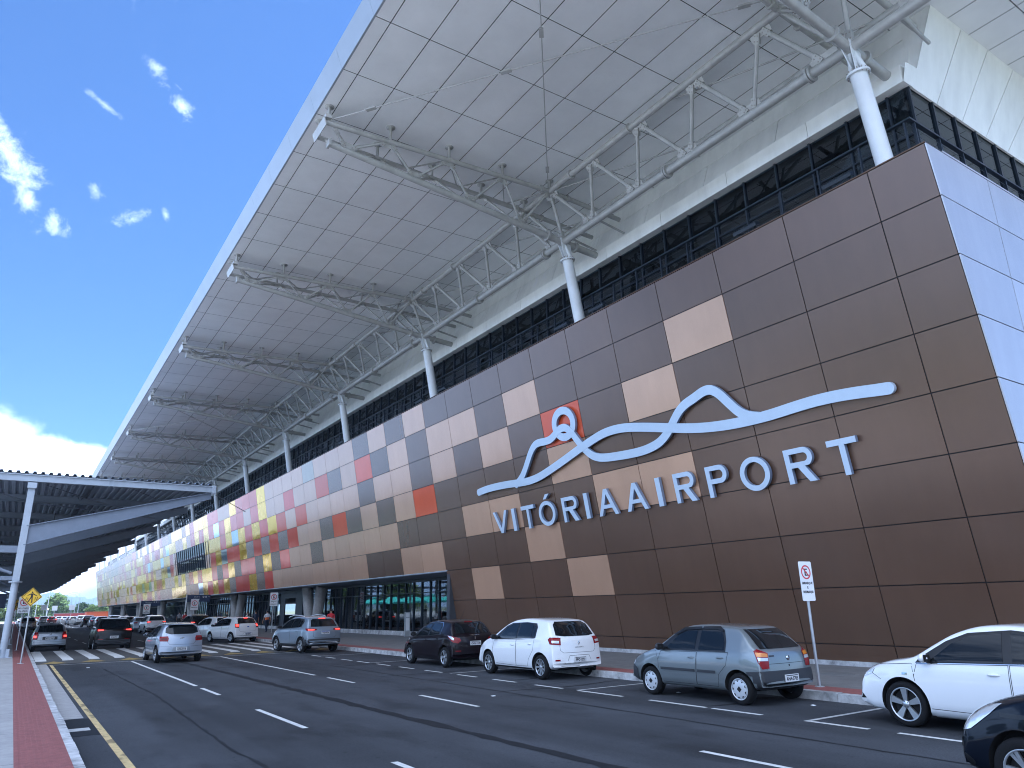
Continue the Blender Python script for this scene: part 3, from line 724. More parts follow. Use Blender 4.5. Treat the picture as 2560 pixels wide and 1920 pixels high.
# crossed tie rods under the soffit
for a, c in ((0, 1), (4, 5)):
    for sgn in (0, 1):
        ya, yc2 = YC[a]+.5, YC[c]-.5
        p = V((TXo+.2, yc2 if sgn == 0 else ya, TZo+.15)); q = V((TXi, ya if sgn == 0 else yc2, TZi+.1))
        b = MB(); b.tube(p, q, .020 if a == 0 else .028, n=6)
        d = (q-p).normalized(); e = d.cross(V((0, 0, 1))).normalized()
        for t in (.10, .42, .90): b.obox(p+(q-p)*t, d*.17, e*.065, V((0, 0, .028)))
        tb(b, 'tie_rod', M['steel'])
# floodlights standing on the coping
for y in (9.15, 12.2, 19.2, 21.4, 31.6, 34.2, 45.9):
    b = MB(); b.obox((16.86, y, 12.66), (.10, 0, .05), (0, .42, 0), (-.02, 0, .045)); b.box((16.95, y-.3, 12.47), (17.0, y-.25, 12.68)); b.box((16.95, y+.25, 12.47), (17.0, y+.3, 12.68))
    for k in range(9): b.obox((16.86-.02, y-.36+k*.09, 12.72), (.09, 0, .045), (0, .012, 0), (-.01, 0, .02))
    tb(b, 'floodlight', M['frame'])

# ---------------------------------------------------------------- lettering and emblem on the wall
SIGN = thing('airport_sign', 'pale blue raised airport name and mountain ribbon emblem mounted on the brown wall', 'sign', fp(19, 6.5, .1))
so_ = SIGN.location
def toward(y, z, d):
    """point seen at facade point (y, z) but standing d metres off the wall"""
    P = fp(y, z, .03); k = 1 - d/abs((P-CAM).dot(NRM)); return CAM + (P-CAM)*k
def sgn_plane(y, z, d): return fp(y, z, d)
A_ = [(29.5,7.11),(29.0,7.15),(28.4,7.17),(27.4,7.15),(26.5,7.10),(25.6,7.03),(24.8,7.06),(24.1,7.17),(22.97,7.42),(21.79,7.71),(20.7,7.95),(20.1,8.05),(19.5,8.07),(18.8,8.01),(17.78,7.80),(16.84,7.58),(15.96,7.38),(15.11,7.24),(14.29,7.16),(13.51,7.13),(12.77,7.13),(12.04,7.17),(11.36,7.19),(10.73,7.17),(10.14,7.12),(9.58,7.05),(9.28,7.02)]
B_ = [(26.3,7.02),(25.8,7.25),(25.45,7.55),(25.16,7.85),(24.85,8.18),(24.5,8.42),(24.2,8.48),(23.67,8.43),(23.3,8.45),(23.0,8.57),(22.72,8.70),(22.42,8.76),(22.15,8.68),(21.91,8.44),(21.68,8.12),(21.4,7.74),(21.0,7.38),(20.6,7.22),(20.1,7.14),(19.08,7.07),(18.4,7.05),(17.9,7.08),(17.37,7.18),(16.89,7.44),(16.47,7.83),(16.2,8.04),(15.9,8.18),(15.51,8.27),(15.3,8.33),(15.12,8.38),(14.9,8.40),(14.72,8.36),(14.48,8.18),(14.19,7.80),(13.9,7.45),(13.6,7.26),(13.3,7.17)]
C_ = [(22.31+.60*math.cos(t), 8.88+.53*math.sin(t)) for t in [i*math.pi/18 for i in range(37)]]
def smooth(pts, it=2, closed=False):
    for _ in range(it):
        q = [] if closed else [pts[0]]
        for p, r in zip(pts[:-1], pts[1:]): q += [(p[0]*.75+r[0]*.25, p[1]*.75+r[1]*.25), (p[0]*.25+r[0]*.75, p[1]*.25+r[1]*.75)]
        if not closed: q.append(pts[-1])
        pts = q
    return pts
def ribbon(name, pts, hw, d0, d1, rnd=True, closed=False):
    pts = [(y, z) for y, z in pts]
    k = 1.0
    P = []
    for y, z in pts:
        t = toward(y, z, d1); P.append(V((t.y, (t.z))))
    n = len(P); L = []; Q = []
    for i in range(n):
        a = P[i-1] if (i or closed) else P[0]; c = P[(i+1) % n] if (i < n-1 or closed) else P[-1]
        if closed and i == 0: a = P[-2]
        if closed and i == n-1: c = P[1]
        t = (c-a).normalized(); nn = V((-t.y, t.x)); L.append(P[i]+nn*hw); Q.append(P[i]-nn*hw)
    if rnd:
        for lst_end, sg in ((0, -1), (n-1, 1)): pass
    b = MB()
    fr = [sgn_plane(u.x, u.y, d1) for u in L] + [sgn_plane(u.x, u.y, d1) for u in Q]
    bk = [sgn_plane(u.x, u.y, d0) for u in L] + [sgn_plane(u.x, u.y, d0) for u in Q]
    vs = fr+bk; m = n-1
    b.add(vs, [(i, i+1, n+i+1, n+i) for i in range(m)], 0)
    b.add(vs, [(2*n+i, 2*n+i+1, i+1, i) for i in range(m)] + [(n+i, n+i+1, 3*n+i+1, 3*n+i) for i in range(m)], 1)
    if not closed:
        for e, s2 in ((0, -1), (n-1, 1)):
            t = (P[1]-P[0]).normalized()*-1 if e == 0 else (P[-1]-P[-2]).normalized(); nn = V((-t.y, t.x))
            arc = [P[e] + nn*hw*math.cos(a) + t*hw*math.sin(a) for a in [math.pi*q/10 for q in range(11)]]
            b.prism([(u.x, u.y) for u in arc], lambda u, v, d: sgn_plane(u, v, d), d0, d1-.001)
    return b.build(name, [M['sign_blue'], M['sign_side']], SIGN, so_)
ribbon('emblem_ribbon', smooth(A_), .155, .09, .205)
ribbon('emblem_ribbon', smooth(B_), .150, .088, .200)
ribbon('emblem_ring', C_, .150, .086, .195, closed=True)
# letters: own strokes on a unit box (u 0..1 to the right, v 0..1 upward)
TH = .165
def arcp(cx, cy, rx, ry, a0, a1, n=14): return [(cx+rx*math.cos(R(a0+(a1-a0)*i/n)), cy+ry*math.sin(R(a0+(a1-a0)*i/n))) for i in range(n+1)]
def letter(ch, y0, y1, z0=5.08, z1=6.05):
    """y0 = left edge seen from the road, y1 = right edge"""
    a, c = toward(y0, z0, .2), toward(y1, z0, .2); d = toward(y0, z1, .2)
    W_, H_ = abs(a.y-c.y), d.z-a.z; sl = math.sqrt(1+FS*FS); H_ *= sl; h = TH
    ol = []      # list of closed outlines in metres (u right, v up the slope)
    rect = lambda u0, v0, u1, v1: [(u0, v0), (u1, v0), (u1, v1), (u0, v1)]
    if ch == 'I': ol = [rect(0, 0, W_, H_)]
    elif ch == 'T': ol = [rect(0, H_-h, W_, H_), rect(W_/2-h/2, 0, W_/2+h/2, H_-h-.0005)]
    elif ch == 'V': ol = [[(0, H_), (h*1.08, H_), (W_/2, h*1.35), (W_-h*1.08, H_), (W_, H_), (W_/2+h*.55, 0), (W_/2-h*.55, 0)]]
    elif ch == 'A': ol = [[(0, 0), (h*1.08, 0), (W_*.285, H_*.26), (W_*.715, H_*.26), (W_-h*1.08, 0), (W_, 0), (W_/2+h*.55, H_), (W_/2-h*.55, H_)]]
    b = MB()
    def put(poly, hole=None):
        f = lambda u, v, dd: fp(a.y-u, a.z+v/sl, dd)
        pts = [V((u, v, 0)) for u, v in poly]; loops = [pts]
        if hole: loops.append([V((u, v, 0)) for u, v in hole])
        tess = geometry.tessellate_polygon(loops); al = [p for l in loops for p in l]
        b.add([f(p.x, p.y, .205) for p in al], [tuple(t) for t in tess], 0)
        b.add([f(p.x, p.y, .09) for p in al], [tuple(t) for t in tess], 1)
        for l in loops:
            n = len(l); b.add([f(p.x, p.y, .205) for p in l]+[f(p.x, p.y, .09) for p in l], [(i, (i+1) % n, n+(i+1) % n, n+i) for i in range(n)], 1)
    if ch == 'A':
        put(ol[0], [(W_*.345, H_*.40), (W_*.655, H_*.40), (W_*.5, H_*.80)])
    elif ch in 'OÓ':
        put(arcp(W_/2, H_/2, W_/2, H_/2*1.04, 0, 354, 44), arcp(W_/2, H_/2, W_/2-h, H_/2*1.04-h*.95, 0, 354, 44))
        if ch == 'Ó': put([(W_*.40, H_*1.10), (W_*.56, H_*1.10), (W_*.80, H_*1.30), (W_*.56, H_*1.30)])
    elif ch in 'PR':
        r_ = H_*.29 if ch == 'P' else H_*.28; cx = W_-r_*1.0; cy = H_-r_
        outer = [(0, 0), (h, 0), (h, H_-2*r_), (cx, H_-2*r_)] if ch == 'P' else [(0, 0), (h, 0), (h, H_-2*r_), (W_*.42, H_-2*r_), (W_*.74, 0), (W_*1.0, 0), (W_*.68, H_-2*r_+.02)]
        outer += arcp(cx, cy, r_, r_, -80 if ch == 'P' else -60, 90, 16) + [(0, H_)]
        put(outer, [(h, H_-2*r_+h*.92), (cx, H_-2*r_+h*.92)] + arcp(cx, cy, r_-h*.92, r_-h*.92, -80, 90, 12) + [(h, H_-h*.92)])
    else:
        for o_ in ol: put(o_)
    o = b.build('letter', [M['sign_blue'], M['sign_side']], SIGN, so_)
for ch, y0, y1 in (('V',28.57,27.42),('I',27.04,26.80),('T',26.27,25.31),('Ó',25.0,23.86),('R',23.35,22.40),('I',21.93,21.70),('A',21.17,20.08),('A',19.59,18.52),('I',17.98,17.76),('R',17.13,16.24),('P',15.70,14.87),('O',14.38,13.31),('R',12.73,11.84),('T',11.34,10.47)):
    letter(ch, y0, y1)
# ---------------------------------------------------------------- walkway canopy on the left
K0 = (-.1, 40, 0)
CAN = thing('walkway_canopy', 'dark corrugated steel canopy on round posts over the left pavement', 'canopy', K0)
def cb(b, name, m, parent=None, **k): return b.build(name, m, parent or CAN, K0, **k)
XE, XW, YF, YE = 7.76, -15, 39.9, 205
b = MB(); prof = []
x = XW
while x < XE-.3:
    prof += [(x, 8.16), (x+.11, 8.16), (x+.15, 8.26), (x+.25, 8.26), (x+.29, 8.16)]; x += .32
n = len(prof); yy_ = [YF-.25, 80, 120, 160, YE]
vs = [(x, y, z) for y in yy_ for x, z in prof] + [(x, y, z-.012) for y in yy_ for x, z in prof]
fs = []
for j in range(len(yy_)-1):
    for i in range(n-1):
        a = j*n+i; fs.append((a, a+1, a+n+1, a+n)); o = len(yy_)*n; fs.append((o+a, o+a+n, o+a+n+1, o+a+1))
fs += [(i, i+len(yy_)*n, i+1+len(yy_)*n, i+1) for i in range(n-1)]
b.add(vs, fs); cb(b, 'roof_sheet', M['sheet'], fix=False)
b = MB(); b.box((XW, YF-.12, 7.83), (XE, YF-.08, 8.12)); b.box((XW, YF-.2, 8.08), (XE, YF+.05, 8.125)); b.box((XW, YF-.2, 7.80), (XE, YF+.02, 7.83)); b.box((-.28, YF-.2, 7.5), (.08, YF-.05, 7.75))
for x in (-12, -8, -4, 3.0, 3.2, XE-.05): b.box((x, YF-.17, 7.74), (x+.02, YF-.1, 8.08))
b.box((XE-.03, YF-.25, 7.74), (XE+.14, YF+.08, 8.14)); cb(b, 'front_beam', M['canopy_post'])
b = MB()
for y in [47+8.6*k for k in range(19)]:
    b.box((XW, y-.015, 7.78), (XE-.1, y+.015, 8.13)); b.box((XW, y-.09, 7.76), (XE-.1, y+.09, 7.785))
for x in (-10, -4.6, 2.2, XE-.1): b.box((x-.05, YF, 7.98), (x+.05, YE, 8.14))
cb(b, 'purlins', M['canopy_steel'])
YP = [40.0, 46.4, 57.7, 69.5, 81, 93, 105, 117, 129, 141, 153, 165, 177, 189, 201]
for i, y in enumerate(YP):
    b = MB()                                   # raking tapered I-beam from the post up to the tip
    p = [(-.05, 4.95), (XE, 7.50), (XE, 7.82), (-.05, 5.80)]
    b.prism(p, lambda u, v, d: (u, d, v), y-.02, y+.02)
    for (u0, v0), (u1, v1) in (((-.05, 4.95), (XE, 7.50)), ((-.05, 5.80), (XE, 7.82))):
        d = V((u1-u0, 0, v1-v0)); b.obox(((u0+u1)/2, y, (v0+v1)/2), d/2, (0, .14, 0), V((-d.z, 0, d.x)).normalized()*.018)
    cb(b, 'raking_beam', M['canopy_steel'])
    if i in (0, 2, 4, 6, 8, 10, 12):
        b = MB(); b.tube((-.1, y, .15), (-.1, y, 3.32), .145, .145, 16); b.tube((-.1, y, 3.3), (-.1, y, 3.36), .26, n=16)
        b.box((-.24, y-.12, 3.36), (.04, y+.12, 7.6)); b.box((-.45, y-.35, .149), (.25, y+.35, .17))
        for a in range(4): b.obox((-.1+.2*math.cos(a*math.pi/2+.78), y+.2*math.sin(a*math.pi/2+.78), .33), (.12*math.cos(a*math.pi/2+.78), .12*math.sin(a*math.pi/2+.78), 0), (-.012*math.sin(a*math.pi/2+.78), .012*math.cos(a*math.pi/2+.78), 0), (0, 0, .17))
        cb(b, 'post', M['canopy_post'])
        b = MB(); b.box((XW, y-.1, 4.60), (-.24, y+.1, 4.90)); b.box((XW, y-.09, 3.40), (-.24, y+.09, 3.58))
        b.tube((-.3, y, 3.7), (-2.6, y, 4.6), .07, n=8); b.tube((-2.7, y, 4.6), (-5.0, y, 3.6), .07, n=8); b.tube((-5.1, y, 3.6), (-7.4, y, 4.6), .07, n=8)
        cb(b, 'side_beam', M['canopy_steel'])
        b = MB(); b.box((-8.3, y-.12, .15), (-8.05, y+.12, 7.8)); cb(b, 'post', M['canopy_post'])
    if 2 <= i < 12:
        b = MB(); b.box((1.0, y-3.0, 6.55), (1.7, y-2.3, 6.85)); b.tube((1.35, y-2.65, 6.85), (1.35, y-2.65, 8.16), .02, n=6); cb(b, 'hanging_lamp', M['dark'])
b = MB()
for k in range(4): b.tube((-3.4+3.8*k, 40.2, 7.75), (-.2+3.8*k, 46.9, 7.8), .018, n=5)
b.tube((-.1, 40.3, 6.9), (6.2, 46.5, 7.1), .022, n=5); cb(b, 'tie_rod', M['canopy_dark'])
b = MB(); b.box((-7.9, 57.6, 2.35), (-.45, 57.8, 3.2)); cb(b, 'dark_panel', M['navy'])

# ---------------------------------------------------------------- signs
def rounded(w, h, r, n=5):
    pts = []
    for cx, cy, a0 in ((w/2-r, h/2-r, 0), (-w/2+r, h/2-r, 90), (-w/2+r, -h/2+r, 180), (w/2-r, -h/2+r, 270)):
        pts += [(cx+r*math.cos(R(a0+90*i/n)), cy+r*math.sin(R(a0+90*i/n))) for i in range(n+1)]
    return pts
def disc_ring(b, cx, cz, ro, ri, y0, y1, mi=0, n=32):
    b.lathe([(ri, y1), (ri, y0), (ro, y0), (ro, y1), (ri, y1)], n, lambda r, a, h: (cx+r*math.cos(a), h, cz+r*math.sin(a)), mi, False)
FACE = lambda x, y, z, rz=0: Matrix.Translation((x, y, z)) @ Matrix.Rotation(R(90), 4, 'X')
def e_sign(name, label, loc, h0, h1, wd, lines, forbid=True, rz=0, post_r=.03, group=None, line_h=.05, tilt=0):
    """white plate with the E symbol; h0..h1 = plate bottom and top over its foot"""
    t = thing(name, label, 'traffic sign', loc, R(rz), group)
    b = MB(); b.tube((0, .035, 0), (0, .035, h1-.08), post_r, n=12); b.lathe([(0, .012), (.09, .012), (.10, 0)], 16, lambda r, a, h: (r*math.cos(a), .035+r*math.sin(a), h)); b.build('post', M['galv'], t)
    hm = h1-h0; cz = h1 - wd*.56
    b = MB(); b.prism([(u, v+(h0+h1)/2) for u, v in rounded(wd, hm, .035)], lambda u, v, d: (u, d, v), -.004, .004); p = b.build('plate', [M['white']], t)
    b = MB(); r = wd*.37; disc_ring(b, 0, cz, r, r*.80, -.0075, -.0045)
    if forbid:
        a = R(-45); u = V((math.cos(a), 0, math.sin(a))); b.obox((0, -.0085, cz), u*r*.82, (0, .0012, 0), V((-u.z, 0, u.x))*r*.09)
    b.build('symbol_ring', M['red_p'] if forbid else M['red_p'], p)
    e = MB(); s = r*.5
    for z0, z1, x1 in ((-1, -.68, .62), (-.17, .17, .45), (.68, 1, .62)): e.box((-s*.6, -.0072, cz+z0*s), (x1*s, -.0045, cz+z1*s))
    e.box((-s*.6, -.0074, cz-s), (-s*.15, -.0046, cz+s)); e.build('letter', M['black_p'], p)
    z = cz - r - line_h*1.7
    for ln in lines:
        text_obj(ln, line_h, 'text', M['black_p'], p, FACE(0, -.0055, z), .002, offset=.002, sx=min(1, wd*.88/(len(ln)*line_h*.98))); z -= line_h*1.9
    return t
e_sign('no_parking_sign', 'white no-parking sign reading embarque e desembarque, before the brown wall behind the grey hatchback', (14.17, 9.88, .15), 1.70, 2.52, .40, ['EMBARQUE', 'E', 'DESEMBARQUE'], rz=-4, line_h=.048)
e_sign('no_parking_sign', 'white no-parking sign standing by the lobby entrance behind the grey-blue crossover', (17.5, 61.4, .15), 2.05, 3.10, .62, ['EMBARQUE', 'E', 'DESEMBARQUE'], line_h=.06, group='white signs with an E in a ring')
e_sign('parking_sign', 'pale E parking sign on the pole just right of the nearer blue direction board', (15.0, 80, .15), 1.9, 2.95, .72, ['EMBARQUE'], False, line_h=.08, group='white signs with an E in a ring')
e_sign('parking_sign', 'pale E parking sign between the two blue direction boards', (15.0, 112, .15), 1.6, 2.85, .85, ['TAXI', 'EMBARQUE'], False, line_h=.09, group='white signs with an E in a ring')
e_sign('yellow_line_sign', 'white no-parking sign lettered ao longo da linha amarela, half hidden behind the yellow crossing sign', (.44, 47.5, .15), 1.85, 2.70, .52, ['AO LONGO', 'DA LINHA', 'AMARELA'], line_h=.072)
e_sign('yellow_line_sign', 'farther white no-parking sign on the left pavement, seen beside the canopy post', (-.07, 74, .15), 1.7, 2.5, .55, ['AO LONGO', 'DA LINHA', 'AMARELA'], line_h=.072)
for i, (x, y, lab) in enumerate(((5.9, 205, 'small white sign board on a pole in front of the red wall, left one'), (12.0, 215, 'small white sign board on a pole in front of the red wall, right one'), (9.0, 230, 'small white sign board on a pole in front of the red wall, middle one'))):
    t = thing('sign_board', lab, 'sign', (x, y, 0), 0, 'white boards before the red wall'); b = MB(); b.tube((0, .05, 0), (0, .05, 4), .05, n=8); b.build('post', M['galv'], t); b = MB(); b.box((-.6, -.02, 2.9), (.6, .02, 4.1)); b.build('plate', M['white'], t)
def crossing_sign(label, loc, zc, s=.355):
    t = thing('pedestrian_crossing_sign', label, 'traffic sign', loc)
    b = MB(); b.tube((0, .03, 0), (0, .03, zc-.05), .028, n=12); b.lathe([(0, .012), (.11, .012), (.12, 0)], 16, lambda r, a, h: (r*math.cos(a), .03+r*math.sin(a), h)); b.build('post', M['galv'], t)
    dia = lambda q: [(0, q), (-q, 0), (0, -q), (q, 0)]
    b = MB(); b.prism([(u, v+zc) for u, v in dia(s)], lambda u, v, d: (u, d, v), -.003, .003); p = b.build('plate', M['yellow_p'], t)
    b = MB(); o, i_ = dia(s*.93), dia(s*.86)
    for k in range(4):
        a, c = o[k], o[(k+1) % 4]; e, f = i_[k], i_[(k+1) % 4]
        b.add([(a[0], -.0045, zc+a[1]), (c[0], -.0045, zc+c[1]), (f[0], -.0045, zc+f[1]), (e[0], -.0045, zc+e[1])], [(0, 1, 2, 3)])
    b.build('border', M['black_p'], p)
    b = MB(); f = lambda u, v, d: (u*s, d, zc+v*s)
    b.lathe([(0, -.006), (.075*s, -.006), (.075*s, -.0035)], 14, lambda r, a, h: (r*math.cos(a)+.0*s, h, zc+.50*s+r*math.sin(a)), 0, False)
    for poly in ([(-.10, .38), (.10, .38), (.09, .0), (-.09, .0)], [(-.10, .38), (-.08, .28), (-.40, .14), (-.42, .20)], [(.10, .38), (.08, .28), (.42, .10), (.45, .17)],
                 [(-.09, .02), (.03, .02), (-.22, -.50), (-.32, -.46)], [(-.02, .02), (.09, .02), (.12, -.52), (.02, -.52)], [(-.32, -.46), (-.22, -.50), (-.34, -.56), (-.40, -.52)], [(.02, -.52), (.12, -.52), (.10, -.60), (-.04, -.60)],
                 [(-.62, -.32), (-.56, -.32), (-.40, .0), (-.45, .0)], [(-.45, -.36), (-.39, -.36), (-.28, -.10), (-.33, -.08)], [(.30, -.36), (.36, -.36), (.36, -.02), (.31, -.02)], [(.46, -.32), (.52, -.34), (.56, .0), (.50, .0)]):
        b.prism(poly, f, -.006, -.0035)
    b.build('walking_figure', M['black_p'], p)
crossing_sign('yellow diamond pedestrian crossing sign on a thin pole at the kerb before the crossing', (.53, 34.6, .15), 2.42)
crossing_sign('farther yellow diamond crossing sign, its left half hidden behind the white sign', (.2, 71, .15), 2.55, .42)
def direction_board(label, loc, wd, h0, h1, l1, l2):
    t = thing('direction_board', label, 'sign', loc)
    b = MB(); b.box((-.05, -.05, 0), (.05, .05, h1+.05)); b.build('post', M['steel_w'], t)
    b = MB(); b.box((.071, -.06, h0), (wd, .06, h1)); p = b.build('board', M['navy'], t)
    text_obj(l1, .11, 'text', M['white'], p, FACE(wd*.42, -.064, h1-.2), .004); text_obj(l2, .11, 'text', M['white'], p, FACE(wd*.42, -.064, h1-.42), .004)
    b = MB()
    for cx in (.70, .81): disc_ring(b, wd*cx, h1-.2, .085, .05, -.068, -.061, n=16)
    b.obox((wd*.92, -.064, h1-.2), (.07, 0, 0), (0, .003, 0), (0, 0, .012)); b.obox((wd*.945, -.064, h1-.18), (.03, 0, -.03), (0, .0028, 0), (.008, 0, .008)); b.obox((wd*.945, -.064, h1-.22), (.03, 0, .03), (0, .0028, 0), (-.008, 0, .008)); b.build('pictogram', M['white'], p)
direction_board('navy blue direction board beside the pole of a parking sign, nearer of the two', (14.9, 84, .15), 2.35, 2.72, 3.42, 'Check-in', 'Embarque')
direction_board('navy blue direction board, farther of the two along the drop-off lane', (14.8, 117, .15), 2.5, 2.65, 3.35, 'Desembarque', 'Terminal')
# information totem by the glazing
t = thing('information_totem', 'slim grey information totem standing before the lobby glass', 'totem', (20.7, 43.2, .15))
b = MB(); b.box((-.17, -.06, 0), (.17, .06, 1.45)); b.build('body', M['galv'], t); b = MB(); b.box((-.12, -.068, .35), (.12, -.0605, 1.1)); b.box((-.12, -.068, 1.16), (.12, -.0605, 1.4)); b.build('screen', [M['white']], t)
b = MB(); b.box((-.17, -.06, 1.4505), (.17, .06, 1.6)); b.build('cap', M['frame'], t)
# concrete benches on the left pavement
t = thing('bench', 'low pale concrete bench on the left pavement behind the round canopy post', 'bench', (-.9, 49.5, .15)); b = MB(); b.box((-.8, -.3, .38), (.8, .3, .5)); b.build('seat', M['concrete'], t)
for s in (-.55, .55): b = MB(); b.box((s-.12, -.25, 0), (s+.12, .25, .379)); b.build('leg', M['concrete'], t)

# ---------------------------------------------------------------- street lamps far down the road
def street_lamp(label, x, y, h, group='curved street lamps along the far road'):
    t = thing('street_lamp', label, 'street lamp', (x, y, 0), 0, group)
    b = MB(); pts = [(0, 0, 0), (0, 0, h-1.6)] + [(-.9+.9*math.cos(R(a)), 0, h-1.6+1.5*math.sin(R(a))) for a in (15, 35, 55, 75, 90)] + [(-2.6, 0, h+.02)]
    b.pipe(pts, [.13, .09] + [.07]*6, 8); b.build('pole', M['galv'], t)
    b = MB(); b.ball((-2.85, 0, h), .42, .14, .08, 10); b.build('lamp_head', M['steel_w'], t)
for i, (x, y) in enumerate(((18.5, 297), (18.5, 315), (18.4, 337), (18.4, 362), (18.5, 407), (18.4, 455))):
    street_lamp('curved grey street lamp beyond the terminal, ' + ['tallest and rightmost of its row', 'second from the right of its row', 'third from the right of its row', 'fourth from the right of its row', 'fifth from the right, between two trees', 'last and leftmost of its row'][i], x, y, 9.1)
for i, (x, y) in enumerate(((6.9, 325), (9.6, 300))):
    t = thing('lamp_pole', ['thin straight white pole before the trees, left one of the pair', 'thin straight white pole before the trees, right one of the pair'][i], 'pole', (x, y, 0), 0, 'thin poles by the car park'); b = MB(); b.tube((0, 0, 0), (0, 0, 9.5 if i else 8), .13, .08, 8); b.build('pole', M['steel_w'], t); b = MB(); b.box((-.5, -.12, 9.5 if i else 8), (.5, .12, 9.65 if i else 8.15)); b.build('lamp_head', M['galv'], t)
t = thing('globe_lamp', 'short post lamp with a white globe at the edge of the trees', 'street lamp', (8.1, 250, 0)); b = MB(); b.tube((0, 0, 0), (0, 0, 3), .08, n=8); b.build('post', M['steel_w'], t); b = MB(); b.ball((0, 0, 3.25), .35, .35, .35, 12); b.build('globe', M['white'], t)
# walls and small buildings beyond the terminal
t = thing('orange_building', 'low flat orange building beyond the end of the terminal', 'building', (22, 262, 0))
b = MB(); b.box((-3.2, 0, 0), (14, 8, 2.35)); b.build('wall', M['orange_wall'], t); b = MB(); b.box((-3.3, -.1, 2.352), (14.1, 8.1, 2.5)); b.build('roof', M['orange_wall'], t); b = MB(); b.box((4.5, 8.2, 0), (13, 16, 3.9)); b.build('rear_wall', M['orange_wall'], t)
t = thing('red_wall', 'long low dark red boundary wall before the trees', 'wall', (12, 290, 0)); b = MB(); b.box((-.5, -.15, 0), (8.2, .15, 2.2)); b.box((-7, .2, 0), (-.52, .5, 1.3)); b.build('panel', M['red_wall'], t); b = MB(); b.box((-.55, -.2, 2.202), (8.25, .2, 2.3)); b.build('coping', M['kerb'], t)
# ---------------------------------------------------------------- vehicles
def paint(name, c, metal=0.0, rough=.32):
    dark = max(c) < .03
    m = mat(name, c, rough, metal, coat=.40 if dark else 1.0, spec=.1 if dark else .5); return m
P_WHITE = paint('paint_white', (.78, .79, .80)); P_GREY = paint('paint_grey_green', (.20, .225, .235), .5, .33); P_BLACK = paint('paint_black', (.004, .004, .005))
P_PLUM = paint('paint_plum_black', (.007, .004, .006)); P_BLUE = paint('paint_grey_blue', (.20, .245, .30), .3); P_SILVER = paint('paint_silver', (.30, .34, .41), .45, .33)
P_NAVY = paint('paint_dark_blue', (.003, .005, .011)); P_SILVER2 = paint('paint_dull_silver', (.25, .27, .30), .5, .36); P_WINE = paint('paint_wine', (.10, .012, .02)); P_GREY2 = paint('paint_mid_grey', (.16, .17, .18), .4)
RUBBER = mat('rubber', (.009, .009, .010), .8, bump=.2, bscale=80, spec=.2); PLASTIC = mat('plastic', (.028, .030, .035), .55); RIM = mat('rim_alloy', (.55, .57, .60), .28, .8); HUBCAP = mat('hubcap', (.62, .64, .67), .35, .4)
CARGLASS = mat('car_glass', (.005, .007, .009), .03, 0, spec=.4); TRIM = mat('trim_black', (.008, .008, .009), .35); SEAM = mat('seam', (.006, .006, .007), .8); CHROME = mat('chrome', (.7, .72, .75), .12, 1)
REDL = mat('lamp_red', (.20, .006, .008), .12, spec=.35); REDDK = mat('lamp_red_dark', (.09, .004, .006), .12, spec=.35); REDLIT = mat('lamp_red_lit', (1.0, .05, .03), .2, emit=1.3); AMBER = mat('lamp_amber', (.62, .22, .02), .12, coat=1); CLEAR = mat('lamp_clear', (.62, .64, .66), .08, .3, coat=1)
PLATE = mat('plate', (.62, .63, .64), .45); INK = mat('plate_ink', (.02, .02, .03), .6); UNDER = mat('underbody', (.010, .010, .011), .9); PLATEBLUE = mat('plate_blue', (.03, .08, .35), .4)

def catmull(pts, n=7):
    """dense rounded polyline through pts; x strictly increasing"""
    out = []; P = [V(p) for p in pts]
    for i in range(len(P)-1):
        p0, p1, p2, p3 = P[max(i-1, 0)], P[i], P[i+1], P[min(i+2, len(P)-1)]
        d1 = (p2-p1).length; t1 = (p2-p0)/max((p2-p0).length, 1e-6)*d1*.9; t2 = (p3-p1)/max((p3-p1).length, 1e-6)*d1*.9
        for k in range(n):
            t = k/n; h1, h2, h3, h4 = 2*t**3-3*t**2+1, -2*t**3+3*t**2, t**3-2*t**2+t, t**3-t**2
            out.append(h1*p1+h2*p2+h3*t1+h4*t2)
    out.append(P[-1]); res = [out[0]]
    for p in out[1:]:
        if p.x > res[-1].x+.0015: res.append(p)
    if res[-1].x < P[-1].x: res[-1] = P[-1]
    return [(p.x, p.y) for p in res]
def lerp(pts, x):
    if x <= pts[0][0]: return pts[0][1]
    for (a, b), (c, d) in zip(pts[:-1], pts[1:]):
        if x <= c: return b+(d-b)*(x-a)/(c-a)
    return pts[-1][1]
def sm01(t): t = max(0, min(1, t)); return t*t*(3-2*t)

